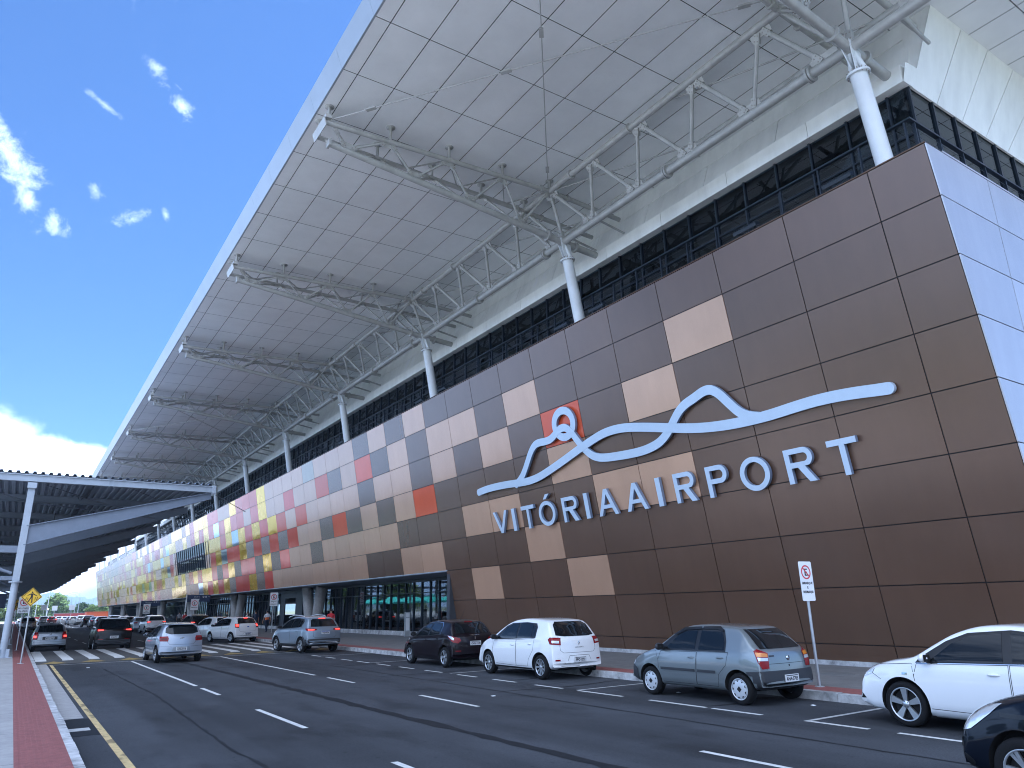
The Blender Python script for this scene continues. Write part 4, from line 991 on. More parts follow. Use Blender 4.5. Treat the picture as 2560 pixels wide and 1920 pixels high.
def car_body(p):
    L, W = p['L'], p['W']; top = catmull(p['top']); hw = W/2
    belt = catmull(p['belt']); wr = p.get('roofw', .60)*hw; H = p['H']
    rows = []
    for s, zt in top:
        q = min(s, L-s)
        e = p.get('plan', .45)
        tp = p.get('taper', .10)*(.55 if s < L/2 else 1); wf = 1 - tp*(1-sm01(q/(e*1.6)))                     # plan taper to the ends
        w_ = hw*wf*(1 - .006*0)
        bot = lerp(p['bot'], s)
        zb = min(lerp(belt, s), zt-.015); zb = max(zb, bot+.02)
        hgt = max(zb-bot, .02)
        def side(z):
            f = max(0, (z-lerp(belt, s)))/max(H-lerp(belt, s), .1); return w_*.965 - (w_*.965-wr*wf)*(f**1.12)
        pts = [(0, bot), (.72*w_, bot), (.90*w_, bot+.015*min(1, hgt/.2)), (.965*w_, bot+.10*hgt), (.99*w_, bot+.26*hgt), (w_, bot+.5*hgt), (.998*w_, bot+.68*hgt), (.99*w_, bot+.84*hgt), (.965*w_, zb)]
        ed = zt - (.05*sm01((zt-zb)/.25)+.012)
        for f in (.2, .42, .64, .84, 1.0):
            z = zb+(ed-zb)*f if ed > zb else zb+.002*f
            pts.append((side(z)-.000, z))
        xe = pts[-1][0]; ze = pts[-1][1]; dz = zt-ze
        for fx_, fz_ in ((.965, .42), (.91, .68), (.80, .85), (.60, .94), (.32, .985), (0, 1.0)): pts.append((xe*fx_, ze+dz*fz_))
        rows.append((s, pts))
    nr = len(rows[0][1]); vs = []; fs = []
    def bulge(s, z):
        f = s/L; fr = p.get('bf', .24)*sm01((f-.60)/.40); re = p.get('br', .15)*sm01((.34-f)/.34)
        return re - fr
    for s, pts in rows:
        ring = [(x, z) for x, z in pts] + [(-x, z) for x, z in pts[-2:0:-1]]
        for x, z in ring: vs.append((x, s-L/2 + bulge(s, z)*(abs(x)/hw)**2.2, z))
    m = 2*nr-2
    for j in range(len(rows)-1):
        for i in range(m): fs.append((j*m+i, j*m+(i+1) % m, (j+1)*m+(i+1) % m, (j+1)*m+i))
    fs.append(tuple(range(m))[::-1]); fs.append(tuple(range((len(rows)-1)*m, len(rows)*m)))
    return vs, fs

class Car:
    def __init__(c, p, label, group=None):
        c.p = p; c.L, c.W = p['L'], p['W']; c.root = thing(p.get('name', 'hatchback'), label, 'car', group=group)
        vs, fs = car_body(p); me = bpy.data.meshes.new('body'); me.from_pydata(vs, [], fs)
        bm = bmesh.new(); bm.from_mesh(me); bmesh.ops.recalc_face_normals(bm, faces=bm.faces[:]); bm.to_mesh(me); bm.free()
        for m in (p['paint'], UNDER): me.materials.append(m)
        o = bpy.data.objects.new('body', me); COL.objects.link(o)
        c.axles = (p['ro'], p['ro']+p['wb'])
        cb_ = MB(); ra = p['wr']+.055
        for s in c.axles:
            y = s-c.L/2
            for sg in (-1, 1):
                n = 40; a = [(sg*(c.W/2-.30), y+ra*math.cos(2*math.pi*i/n), p['wr']+.01+ra*math.sin(2*math.pi*i/n)) for i in range(n)]
                d = [(sg*(c.W/2+.3), yy, z) for _, yy, z in a]
                cb_.add(a+d, [(i, (i+1) % n, n+(i+1) % n, n+i) for i in range(n)]+[tuple(range(n)), tuple(range(n, 2*n))], 1)
        cut = cb_.build('cut', [p['paint'], UNDER]); md = o.modifiers.new('b', 'BOOLEAN'); md.object = cut; md.operation = 'DIFFERENCE'; md.solver = 'EXACT'
        dg = bpy.context.evaluated_depsgraph_get(); m2 = bpy.data.meshes.new_from_object(o.evaluated_get(dg)); o.modifiers.clear()
        bpy.data.objects.remove(cut); o.data = m2; m2.name = 'body'
        m2.polygons.foreach_set('use_smooth', [True]*len(m2.polygons)); m2.set_sharp_from_angle(angle=R(42))
        o.parent = c.root; c.body = o; c.me = m2
        c.bvh = BVHTree.FromPolygons([v.co for v in m2.vertices], [list(q.vertices) for q in m2.polygons])
        c.nv = [v.normal.copy() for v in m2.vertices]
    def hit(c, u, v, ax, x0=None):
        if ax in 'LR': sg = -1 if ax == 'L' else 1; o, d = V((sg*3, u-c.L/2, v)), V((-sg, 0, 0))
        elif ax in ('DL', 'DR'):
            sg = -1 if ax == 'DL' else 1; k = .70711; o = V((sg*c.W/2, -c.L/2, v)) + V((sg*k, k, 0))*u + V((sg*k, -k, 0))*2; d = V((-sg*k, k, 0))
        elif ax == 'B': o, d = V((u, -c.L, v)), V((0, 1, 0))
        elif ax == 'F': o, d = V((u, c.L, v)), V((0, -1, 0))
        else: o, d = V((u, v-c.L/2, 3)), V((0, 0, -1))
        h, n, i, dist = c.bvh.ray_cast(o, d)
        if h is None: return None
        f = c.me.polygons[i]
        if f.material_index == 1: return None
        ids = list(f.vertices)
        if len(ids) <= 4:
            wts = interpolate.poly_3d_calc([c.me.vertices[k].co for k in ids], h); nn = V((0, 0, 0))
            for k, w_ in zip(ids, wts): nn += c.nv[k]*w_
            if nn.length > .01 and nn.normalized().dot(n) > .5: n = nn.normalized()
        return h, n
    def patch(c, name, poly, ax, m, off=.004, parent=None, res=.06, obj=None):
        """a thin skin lying on the body, outlined by poly seen along ax"""
        P = [V((a, b)) for a, b in poly]; pts = []
        for i, a in enumerate(P):
            b = P[(i+1) % len(P)]; k = max(1, int((b-a).length/res))
            pts += [a+(b-a)*(j/k) for j in range(k)]
        nb = len(pts); us = [q.x for q in pts]; vs_ = [q.y for q in pts]
        x = min(us)+res*.5
        def inside(q):
            r = False
            for i in range(nb):
                a, b = pts[i], pts[i-1]
                if (a.y > q.y) != (b.y > q.y) and q.x < (b.x-a.x)*(q.y-a.y)/(b.y-a.y)+a.x: r = not r
            return r
        def far(q): return all((q-a).length > res*.45 for a in pts[:nb])
        inner = []
        while x < max(us):
            y = min(vs_)+res*.5
            while y < max(vs_):
                q = V((x, y))
                if inside(q) and far(q): inner.append(q)
                y += res
            x += res
        allp = pts+inner
        r = geometry.delaunay_2d_cdt(allp, [(i, (i+1) % nb) for i in range(nb)], [list(range(nb))], 1, 1e-5)
        co = []; no = []; ok = []
        for q in r[0]:
            h = c.hit(q.x, q.y, ax)
            if h is None: ok.append(False); co.append((0, 0, 0)); no.append((0, 0, 1))
            else: ok.append(True); co.append(h[0]+h[1]*off); no.append(h[1])
        fs = []
        for f in r[2]:
            if all(ok[i] for i in f):
                q = [co[i] for i in f]
                if max((q[i]-q[i-1]).length for i in range(len(q))) < .22:
                    n = (q[1]-q[0]).cross(q[2]-q[0]); s = no[f[0]]+no[f[1]]+no[f[2]]
                    fs.append(list(f) if n.dot(s) > 0 else list(f)[::-1])
        used = sorted({i for f in fs for i in f}); mp = {k: i for i, k in enumerate(used)}
        if not fs: return None
        me = bpy.data.meshes.new(name); me.from_pydata([co[i] for i in used], [], [[mp[i] for i in f] for f in fs]); me.materials.append(m)
        me.polygons.foreach_set('use_smooth', [True]*len(me.polygons))
        me.normals_split_custom_set_from_vertices([V(no[i]) for i in used])
        o = bpy.data.objects.new(name, me); COL.objects.link(o); o.parent = parent or c.root
        return o
    def line(c, pts, ax, wd=.011, m=None, off=.0022, mb=None):
        """adds a seam strip to mb"""
        for a, b in zip(pts[:-1], pts[1:]):
            a, b = V(a), V(b); n = max(1, int((b-a).length/.07)); t = (b-a).normalized(); nn = V((-t.y, t.x))*wd/2; prev = None
            for k in range(n+1):
                q = a+(b-a)*k/n; h1, h2 = c.hit(q.x+nn.x, q.y+nn.y, ax), c.hit(q.x-nn.x, q.y-nn.y, ax)
                cur = (h1[0]+h1[1]*off, h2[0]+h2[1]*off) if h1 and h2 else None
                if cur and prev and (cur[0]-prev[0]).length < .2: mb.add([prev[0], prev[1], cur[1], cur[0]], [(0, 1, 2, 3)])
                prev = cur
    def wheels(c, style, rimr=None):
        p = c.p; r = p['wr']; rr_ = rimr or r*.66; wd = .19
        for s in c.axles:
            for sg in (-1, 1):
                w_ = node('wheel', c.root, (sg*(c.W/2-.02-wd/2), s-c.L/2, r)); key = (p['key'], style, sg)
                if key not in WH:
                    X = lambda x: sg*x
                    b = MB(); b.lathe([(rr_, wd/2-.006), (rr_+.012, wd/2), (r-.035, wd/2+.004), (r-.012, wd/2-.012), (r, wd/2-.045), (r, -wd/2+.04), (r-.02, -wd/2+.01), (rr_, -wd/2)], 36, lambda q, a, h: (X(h), q*math.cos(a), q*math.sin(a)))
                    ty = b.build('tyre', RUBBER)
                    b = MB(); f = lambda q, a, h: (X(h), q*math.cos(a), q*math.sin(a))
                    b.lathe([(rr_+.004, wd/2-.002), (rr_-.008, wd/2+.002), (rr_-.014, wd/2-.012)], 36, f, 0); b.lathe([(rr_-.0141, wd/2-.0121), (rr_-.022, .012)], 36, f, 1)
                    b.lathe([(rr_-.028, .012), (0, .005)], 36, f, 1, False)
                    spk = lambda u, v, d: (X(d), u, v)
                    def spoke(a, w0, w1, r0, r1, d0=.035, d1=None):
                        d1 = d1 or wd/2-.012; ca, sa = math.cos(a), math.sin(a)
                        q = [(r0, -w0), (r0, w0), (r1, w1), (r1, -w1)]; g = [(u*ca-v*sa, u*sa+v*ca) for u, v in q]
                        b.add([(X(d1-.010), *g[0]), (X(d1-.010), *g[1]), (X(d1), *g[2]), (X(d1), *g[3]), (X(d0), *g[0]), (X(d0), *g[1]), (X(d0+.01), *g[2]), (X(d0+.01), *g[3])], [(0,1,2,3),(0,4,5,1),(1,5,6,2),(2,6,7,3),(3,7,4,0)], 0)
                    if style == 'five':
                        for k in range(5): spoke(2*math.pi*k/5+.3, .024, .050, .03, rr_-.012)
                    elif style == 'multi':
                        for k in range(9): spoke(2*math.pi*k/9, .012, .021, .03, rr_-.012)
                    elif style == 'twin':
                        for k in range(5):
                            for e in (-.14, .14): spoke(2*math.pi*k/5+e, .014, .022, .04, rr_-.014)
                    elif style == 'twin6':
                        for k in range(6):
                            for e in (-.13, .13): spoke(2*math.pi*k/6+e, .012, .018, .04, rr_-.014)
                    elif style == 'cap':
                        n = 72; d = wd/2-.008; ring = []
                        b.lathe([(rr_-.020, d), (rr_*.62, d+.012), (.05, d+.010), (0, d+.010)], 36, f, 0)
                        for k in range(9):
                            a = 2*math.pi*k/9; q = [(rr_-.030, -.030), (rr_-.030, .030), (rr_*.70, .006), (rr_*.70, -.006)]; ca, sa = math.cos(a), math.sin(a)
                            b.add([(X(d+.012), u*ca-v*sa, u*sa+v*ca) for u, v in q], [(0, 1, 2, 3)], 1)
                        b.add([(X(d+.0165), u, v) for u, v in ((.055, 0), (0, .055), (-.055, 0), (0, -.055))], [(0, 1, 2, 3)], 1)
                    b.lathe([(.055, wd/2-.016), (.05, wd/2-.008), (0, wd/2-.006)], 16, f, 0)
                    if style != 'cap':
                        for k in range(5): a = 2*math.pi*k/5; b.tube((X(wd/2-.02), .042*math.cos(a), .042*math.sin(a)), (X(wd/2-.004), .042*math.cos(a), .042*math.sin(a)), .007, n=6, mi=1)
                    rm = b.build('rim', [HUBCAP if style == 'cap' else RIM, SEAM], ty); ty.parent = w_; WH[key] = (ty, rm)
                else:
                    t0, r0 = WH[key]; t1 = t0.copy(); COL.objects.link(t1); t1.parent = w_; r1 = r0.copy(); COL.objects.link(r1); r1.parent = t1
    def mirror(c, s, z, m):
        for ax, sg in (('L', -1), ('R', 1)):
            h = c.hit(s, z, ax)
            if not h: continue
            b = MB(); q = h[0]+V((sg*.11, .03, .03)); b.ball(q, .105, .06, .072, 12, 0); b.obox(h[0]+V((sg*.035, .02, -.01)), (.05, 0, 0), (0, .028, 0), (0, 0, .016), 1)
            b.obox(q+V((0, -.052, 0)), (.085, 0, 0), (0, .004, 0), (0, 0, .052), 1); b.build('mirror', [m, TRIM], c.root)
    def handle(c, s, z, m, parent):
        b = MB(); h = c.hit(s, z, 'L' if parent['ax'] == 'L' else 'R')
        if not h: return
        b.ball(h[0]+h[1]*.010, .020, .085, .018, 12); b.build('handle', m, parent)
    def plate(c, txt, z, mercosul=False, tilt=0, u=0):
        h = c.hit(u, z, 'B')
        if not h: return
        n = h[1]; y = h[0].y-.014; b = MB(); b.obox((u, y, z), (.20, 0, 0), (0, .006, 0), (0, 0, .065)); pl = b.build('licence_plate', PLATE, c.root)
        if mercosul: b = MB(); b.box((u-.195, y-.0085, z+.034), (u+.195, y-.0065, z+.062)); b.build('plate_band', PLATEBLUE, pl)
        else: b = MB(); b.box((u-.17, y-.0082, z+.038), (u+.17, y-.0065, z+.052)); b.build('plate_band', INK, pl)
        text_obj(txt, .062, 'plate_text', INK, pl, FACE(u, y-.0072, z-.014), .0015, offset=.003, sx=.88)

WH = {}
def dress(p, label, group=None):
    """builds one whole car from its table"""
    c = Car(p, label, group); L = p['L']; body = p['paint']; r = c.root
    G = p['glass']                                   # side glass outlines (s, z), front door then rear door (then quarter)
    for ax in 'LR':
        o = c.patch('window_surround', p['surround'], ax, p.get('surround_mat', TRIM), .0025)
        for g in G: c.patch('side_window', g, ax, CARGLASS, .0065)
        for i, d in enumerate(p.get('doors', [])):
            mb = MB(); c.line(d+[d[0]], ax, .008, mb=mb); dn = node('door', r); dn['ax'] = ax
            if mb.v: mb.build('gap', SEAM, dn, fix=False)
            if p.get('handles'): c.handle(*p['handles'][i], p.get('handle_mat', body), dn)
            del dn['ax']
        for poly, m, off, nm in p.get('side', []): c.patch(nm, poly, ax, m, off)
    for poly, ax, m, off, nm in p.get('patches', []): c.patch(nm, poly, ax, m, off)
    for poly, m, off, nm in p.get('tail', []):       # mirrored pairs seen from behind
        for sg in (1, -1): c.patch(nm, [(sg*u, v) for u, v in poly], 'B', m, off, res=.04)
    for poly, m, off, nm in p.get('lamps', []):
        for ax in ('DL', 'DR'): c.patch(nm, poly, ax, m, off, res=.035)
    for poly, m, off, nm in p.get('head', []):
        for ax in 'LR': c.patch(nm, poly, ax, m, off, res=.04)
    c.patch('rear_window', p['rearglass'], 'B', CARGLASS, .006)
    c.patch('windscreen', p['screen'], 'F', CARGLASS, .005)
    for ln, ax, wd in [(q, 'B', .008) for q in p.get('rearlines', [])] + [(q, a, .007) for q in p.get('sidelines', []) for a in 'LR']:
        mb = MB(); c.line(ln, ax, wd, mb=mb)
        if mb.v: mb.build('panel_gap', SEAM, r, fix=False)
    c.wheels(p.get('wheel', 'multi'), p.get('rimr')); c.mirror(*p['mir'], p.get('mirror_mat', body))
    if p.get('plate'): c.plate(*p['plate'])
    return c
def bar(u0, u1, z0, z1): return [(u0, z0), (u1, z0), (u1, z1), (u0, z1)]
def emblem(c, kind, z, m=None):
    h = c.hit(0, z, 'B')
    if not h: return
    y = h[0].y-.006; b = MB(); m = m or CHROME
    if kind == 'diamond':
        o_, i_ = [(0, .055), (-.034, 0), (0, -.055), (.034, 0)], [(0, .030), (-.018, 0), (0, -.030), (.018, 0)]
        for k in range(4):
            a, d, e, f = o_[k], o_[(k+1) % 4], i_[(k+1) % 4], i_[k]; b.add([(a[0], y, z+a[1]), (d[0], y, z+d[1]), (e[0], y-.003, z+e[1]), (f[0], y-.003, z+f[1])], [(0, 1, 2, 3)])
    elif kind == 'cross': b.obox((0, y, z), (.075, 0, .008), (0, .004, 0), (.006, 0, .017)); b.obox((0, y-.001, z), (.028, 0, .004), (0, .0045, 0), (.004, 0, .032))
    elif kind == 'oval': b.lathe([(0, -.005), (1, -.005), (1, .003)], 20, lambda q, a, t: (.075*q*math.cos(a), y+t, z+.030*q*math.sin(a)))
    elif kind == 'lion': b.prism([(-.02, -.045), (.0, -.03), (.012, -.045), (.022, -.04), (.018, 0), (.03, .025), (.018, .05), (-.01, .045), (-.028, .02), (-.012, .012), (-.03, -.008), (-.014, -.012)], lambda u, v, d: (u, d, z+v), y-.004, y+.003)
    elif kind == 'disc': b.lathe([(0, -.004), (.045, -.004), (.045, .003)], 20, lambda q, a, t: (q*math.cos(a), y+t, z+q*math.sin(a)))
    elif kind == 'bars':
        for k in range(4): b.obox((-.06+.04*k, y, z), (.012, 0, .003), (0, .003, 0), (.002, 0, .03))
    b.build('emblem', m, c.root)
BOT = lambda L, g=.20: [(0, g+.12), (.25, g+.04), (.6, g), (L-.6, g), (L-.2, g+.02), (L, g+.10)]

# --- old grey hatchback with dark bumpers
pal = dict(key='pal', L=3.74, W=1.63, H=1.44, wb=2.37, ro=.60, wr=.285, paint=P_GREY, roofw=.64, plan=.3, taper=.10, br=.10, bf=.20, bot=BOT(3.74, .22),
  top=[(0,.40),(.012,.60),(.03,.80),(.06,.94),(.12,1.0),(.22,1.08),(.42,1.255),(.60,1.375),(.78,1.405),(1.2,1.43),(1.6,1.44),(1.95,1.415),(2.2,1.345),(2.50,1.17),(2.80,.99),(2.95,.945),(3.3,.865),(3.55,.77),(3.66,.69),(3.71,.60),(3.73,.50),(3.74,.42)],
  belt=[(0,.80),(.3,.91),(1.0,.93),(2.0,.905),(2.8,.88),(3.74,.60)],
  surround=[(.86,.935),(2.66,.915),(2.62,1.0),(2.22,1.295),(2.02,1.345),(1.2,1.37),(.98,1.325),(.88,1.12)],
  glass=[[(1.66,.955),(2.50,.945),(2.16,1.235),(1.98,1.305),(1.68,1.325)],[(.90,.965),(1.56,.955),(1.58,1.325),(1.16,1.335),(1.02,1.29),(.92,1.10)]],
  doors=[[(1.61,.915),(2.62,.90),(2.70,.72),(2.69,.40),(2.66,.30),(1.66,.30)],[(.80,.93),(1.60,.915),(1.65,.30),(1.10,.30),(1.06,.52),(.86,.70)]],
  handles=[(1.76,.80),(1.00,.82)],
  side=[(bar(1.13,1.60,.535,.585), PLASTIC, .016, 'side_strip'), (bar(1.66,2.62,.535,.585), PLASTIC, .016, 'side_strip'),
        ([(0.0,.28),(.30,.26),(.30,.45),(.40,.60),(.0,.62)], PLASTIC, .012, 'bumper'), ([(3.34,.28),(3.80,.30),(3.80,.56),(3.50,.58),(3.37,.50)], PLASTIC, .012, 'bumper'),
        ([(1.58,1.335),(2.0,1.315),(2.24,1.215),(2.30,1.23),(2.05,1.365),(1.58,1.385)], TRIM, .022, 'rain_visor'), ([(1.02,1.30),(1.16,1.345),(1.54,1.335),(1.54,1.385),(1.10,1.39),(.98,1.33)], TRIM, .022, 'rain_visor')],
  patches=[([(-.83,.30),(.83,.30),(.83,.62),(-.83,.62)],'B',PLASTIC,.014,'bumper'),([(-.83,.30),(.83,.30),(.83,.56),(-.83,.56)],'F',PLASTIC,.012,'bumper'), (bar(-.50,-.37,.865,.89),'B',INK,.005,'badge')],
  lamps=[([(-.15,.665),(-.01,.655),(.055,.78),(.10,.97),(.04,1.0),(-.15,.93)], REDL, .009, 'tail_lamp'), ([(-.14,.862),(.062,.875),(.075,.945),(-.14,.92)], AMBER, .013, 'lamp_lens'), ([(-.14,.795),(.035,.80),(.05,.86),(-.14,.85)], CLEAR, .013, 'lamp_lens')], tail=[],
  tailside=[],
  head=[([(3.50,.60),(3.70,.58),(3.70,.66),(3.58,.72),(3.46,.72)], CLEAR, .008, 'head_lamp')],
  rearglass=[(-.60,1.00),(.60,1.00),(.52,1.345),(-.52,1.345)], screen=[(-.62,1.0),(.62,1.0),(.52,1.36),(-.52,1.36)],
  rearlines=[[(-.60,.64),(-.60,.98)],[(.60,.64),(.60,.98)],[(-.60,.74),(.60,.74)]], sidelines=[[(2.70,.72),(2.78,.90)]],
  wheel='cap', mir=(2.55,.96), mirror_mat=PLASTIC, plate=('ANA·5705', .475))
c = dress(pal, 'dented grey five-door hatchback with dark bumpers, parked before the no-parking sign'); c.root.location = (12.47, 11.17, 0); CAR_PAL = c
emblem(c, 'disc', .83)
b = MB(); h = c.hit(0, .70, 'B'); b.lathe([(0, -.004), (.018, -.004), (.018, .003)], 12, lambda q, a, t: (q*math.cos(a), h[0].y+t, .70+q*math.sin(a))); b.build('lock', SEAM, c.root)

# --- white rounded hatchback
san = dict(key='san', L=4.06, W=1.73, H=1.53, wb=2.59, ro=.66, wr=.31, paint=P_WHITE, roofw=.66, plan=.35, taper=.11, br=.15, bf=.22, bot=BOT(4.06, .20),
  top=[(0,.42),(.01,.60),(.03,.80),(.06,.98),(.12,1.08),(.22,1.20),(.36,1.36),(.50,1.455),(.66,1.49),(1.2,1.525),(1.7,1.53),(2.1,1.49),(2.4,1.41),(2.75,1.235),(3.1,1.06),(3.25,1.02),(3.6,.945),(3.85,.85),(3.97,.74),(4.03,.62),(4.05,.52),(4.06,.44)],
  belt=[(0,.90),(.4,1.0),(1.2,1.0),(2.2,.965),(3.0,.93),(4.06,.66)],
  surround=[(.86,1.03),(2.94,.95),(2.90,1.02),(2.45,1.32),(2.20,1.40),(1.5,1.43),(1.0,1.40),(.90,1.30)],
  glass=[[(1.82,1.0),(2.76,.975),(2.40,1.275),(2.16,1.365),(1.84,1.395)],[(1.06,1.03),(1.74,1.005),(1.76,1.40),(1.34,1.405),(1.12,1.37)],[(.93,1.06),(1.03,1.035),(1.09,1.36),(1.0,1.32),(.95,1.22)]],
  doors=[[(1.78,.97),(2.92,.93),(2.98,.70),(2.96,.42),(2.90,.32),(1.80,.30)],[(.90,1.02),(1.77,.97),(1.79,.30),(1.25,.31),(1.16,.50),(.96,.72)]], handles=[(1.95,.83),(1.10,.87)],
  side=[(bar(1.05,3.0,.20,.275), TRIM, .006, 'sill')],
  patches=[([(-.62,.22),(.62,.22),(.56,.335),(-.56,.335)],'B',TRIM,.010,'diffuser')],
  lamps=[([(-.15,.86),(.13,.885),(.19,1.0),(.13,1.055),(-.14,1.04)], REDL, .009, 'tail_lamp'), ([(-.10,.905),(.07,.92),(.08,.975),(-.10,.965)], CLEAR, .013, 'lamp_lens')], tail=[(bar(.60,.74,.47,.51), REDL, .008, 'reflector')],
  tailside=[],
  head=[([(3.72,.72),(3.98,.66),(3.97,.76),(3.82,.86),(3.66,.86)], CLEAR, .008, 'head_lamp')],
  rearglass=[(-.63,1.10),(-.40,1.07),(.40,1.07),(.63,1.10),(.56,1.36),(.44,1.44),(-.44,1.44),(-.56,1.36)], screen=[(-.64,1.06),(.64,1.06),(.54,1.44),(-.54,1.44)],
  rearlines=[[(-.58,1.08),(-.585,.74),(-.5,.67),(.5,.67),(.585,.74),(.58,1.08)],[(-.42,.40),(-.32,.60),(.32,.60),(.42,.40)]], sidelines=[[(2.99,.70),(3.05,.95)]],
  wheel='multi', mir=(2.80,1.0), mirror_mat=TRIM, plate=('PPC·1352', .50))
c = dress(san, 'white rounded hatchback parked between the plum-black and the grey hatchbacks'); c.root.location = (12.66, 17.94, 0); emblem(c, 'diamond', .90)
text_obj('SANDERO'[:0] or 'S A N D E R O', .032, 'badge', CHROME, c.root, FACE(0, c.hit(0, .80, 'B')[0].y-.006, .80), .004)

# --- plum-black hatchback
p208 = dict(key='208', L=3.97, W=1.74, H=1.46, wb=2.54, ro=.62, wr=.315, paint=P_PLUM, roofw=.62, plan=.4, taper=.12, br=.17, bf=.26, bot=BOT(3.97, .19),
  top=[(0,.42),(.012,.62),(.035,.82),(.07,.95),(.14,1.04),(.26,1.18),(.42,1.33),(.56,1.40),(.72,1.42),(1.2,1.455),(1.6,1.46),(2.0,1.42),(2.35,1.31),(2.7,1.13),(2.98,.99),(3.1,.955),(3.5,.88),(3.76,.78),(3.88,.69),(3.94,.58),(3.96,.50),(3.97,.44)],
  belt=[(0,.86),(.4,.98),(1.2,.97),(2.2,.93),(3.0,.88),(3.97,.60)],
  surround=[(.92,1.0),(2.84,.905),(2.80,.98),(2.40,1.24),(2.10,1.345),(1.5,1.385),(1.1,1.36),(.96,1.26)],
  glass=[[(1.80,.97),(2.66,.935),(2.34,1.20),(2.06,1.305),(1.82,1.335)],[(1.02,1.02),(1.70,.975),(1.72,1.345),(1.36,1.35),(1.16,1.32),(1.05,1.22)]],
  doors=[[(1.76,.95),(2.84,.88),(2.92,.66),(2.88,.40),(2.82,.30),(1.78,.28)],[(.94,1.0),(1.74,.95),(1.77,.28),(1.22,.29),(1.12,.48),(.92,.72)]], handles=[(1.92,.82),(1.08,.87)],
  side=[([(.90,1.005),(.95,1.27),(1.09,1.375),(1.5,1.40),(2.12,1.36),(2.12,1.35),(1.5,1.388),(1.1,1.362),(.965,1.26),(.915,1.0)], CHROME, .010, 'window_trim')],
  lamps=[([(-.20,.82),(-.11,.745),(.03,.775),(.20,.90),(.27,.985),(.10,.965),(-.15,.90)], REDL, .009, 'tail_lamp'), ([(.03,.84),(.15,.90),(.26,.98),(.10,.955),(.01,.90)], CLEAR, .012, 'lamp_lens')], tail=[(bar(-.18,.18,.975,.992), CHROME, .010, 'tailgate_trim'), (bar(.52,.70,.50,.525), REDL, .008, 'reflector')],
  tailside=[],
  head=[([(3.58,.68),(3.90,.58),(3.90,.66),(3.72,.80),(3.48,.84)], CLEAR, .008, 'head_lamp')],
  rearglass=[(-.62,1.04),(.62,1.04),(.56,1.30),(.46,1.375),(-.46,1.375),(-.56,1.30)], screen=[(-.64,.98),(.64,.98),(.54,1.38),(-.54,1.38)],
  rearlines=[[(-.54,1.0),(-.55,.74),(-.46,.64),(.46,.64),(.55,.74),(.54,1.0)]],
  wheel='twin', mir=(2.70,.97), plate=('OVG·1378', .74))
c = dress(p208, 'glossy plum-black hatchback with chrome window line parked left of the white rounded hatchback'); c.root.location = (12.73, 23.39, 0); emblem(c, 'lion', .90)
b = MB(); b.tube((.0, -.95, 1.44), (.0, -1.25, 1.78), .006, .003, 6); b.build('aerial', TRIM, c.root)
b = MB(); h = c.hit(0, 1.385, 'B'); b.obox((0, h[0].y-.01, 1.395), (.15, 0, 0), (0, .012, 0), (0, 0, .012)); b.build('brake_lamp', REDL, c.root)

# --- white saloon at the right edge
cru = dict(key='cru', name='saloon', L=4.60, W=1.79, H=1.48, wb=2.685, ro=.985, wr=.325, paint=P_WHITE, roofw=.62, plan=.45, taper=.12, br=.16, bf=.24, bot=BOT(4.6, .18),
  top=[(0,.44),(.015,.66),(.04,.86),(.10,.98),(.25,1.04),(.6,1.07),(.9,1.15),(1.25,1.31),(1.6,1.42),(2.0,1.47),(2.3,1.48),(2.6,1.455),(2.9,1.36),(3.2,1.20),(3.5,1.035),(3.65,.99),(4.0,.935),(4.3,.85),(4.46,.75),(4.55,.62),(4.58,.50),(4.6,.42)],
  belt=[(0,.88),(.6,.99),(1.4,.985),(2.5,.955),(3.4,.925),(4.6,.66)],
  surround=[(1.0,1.0),(3.42,.93),(3.36,1.0),(2.98,1.245),(2.68,1.365),(2.1,1.41),(1.7,1.37),(1.25,1.19)],
  glass=[[(2.18,.975),(3.22,.945),(2.90,1.21),(2.62,1.33),(2.22,1.37)],[(1.28,1.0),(2.06,.98),(2.10,1.375),(1.80,1.345),(1.40,1.16)]],
  doors=[[(2.12,.955),(3.40,.92),(3.46,.74),(3.40,.38),(3.34,.30),(2.14,.28)],[(1.16,.98),(2.10,.955),(2.12,.28),(1.62,.29),(1.50,.50),(1.24,.74)]], handles=[(2.32,.82),(1.42,.86)],
  side=[(bar(1.42,3.40,.19,.285), P_WHITE, .016, 'sill'), ([(1.2,.985),(3.40,.918),(3.40,.930),(1.2,.997)], CHROME, .010, 'window_trim'), (bar(3.56,3.64,.755,.785), CHROME, .008, 'badge')],
  lamps=[([(-.2,.86),(.16,.86),(.2,.98),(-.2,1.0)], REDL, .009, 'tail_lamp')], tail=[],
  head=[([(4.18,.74),(4.52,.60),(4.54,.70),(4.36,.84),(4.12,.885)], CLEAR, .008, 'head_lamp'), ([(4.34,.36),(4.54,.34),(4.54,.42),(4.40,.44)], TRIM, .006, 'fog_lamp')],
  rearglass=[(-.62,1.10),(.62,1.10),(.52,1.40),(-.52,1.40)], screen=[(-.66,1.0),(.66,1.0),(.54,1.40),(-.54,1.40)],
  rearlines=[[(-.5,.70),(.5,.70)]], sidelines=[[(3.46,.74),(3.48,.92),(4.1,.87),(4.18,.74),(4.02,.66)]],
  wheel='five', rimr=.235, mir=(3.20,.98), plate=('QRC·4127', .55))
c = dress(cru, 'white saloon with five-spoke alloy wheels cut off by the right edge'); c.root.location = (12.46, 5.29, 0)
for y in (1.9-2.3+1.9, ): pass

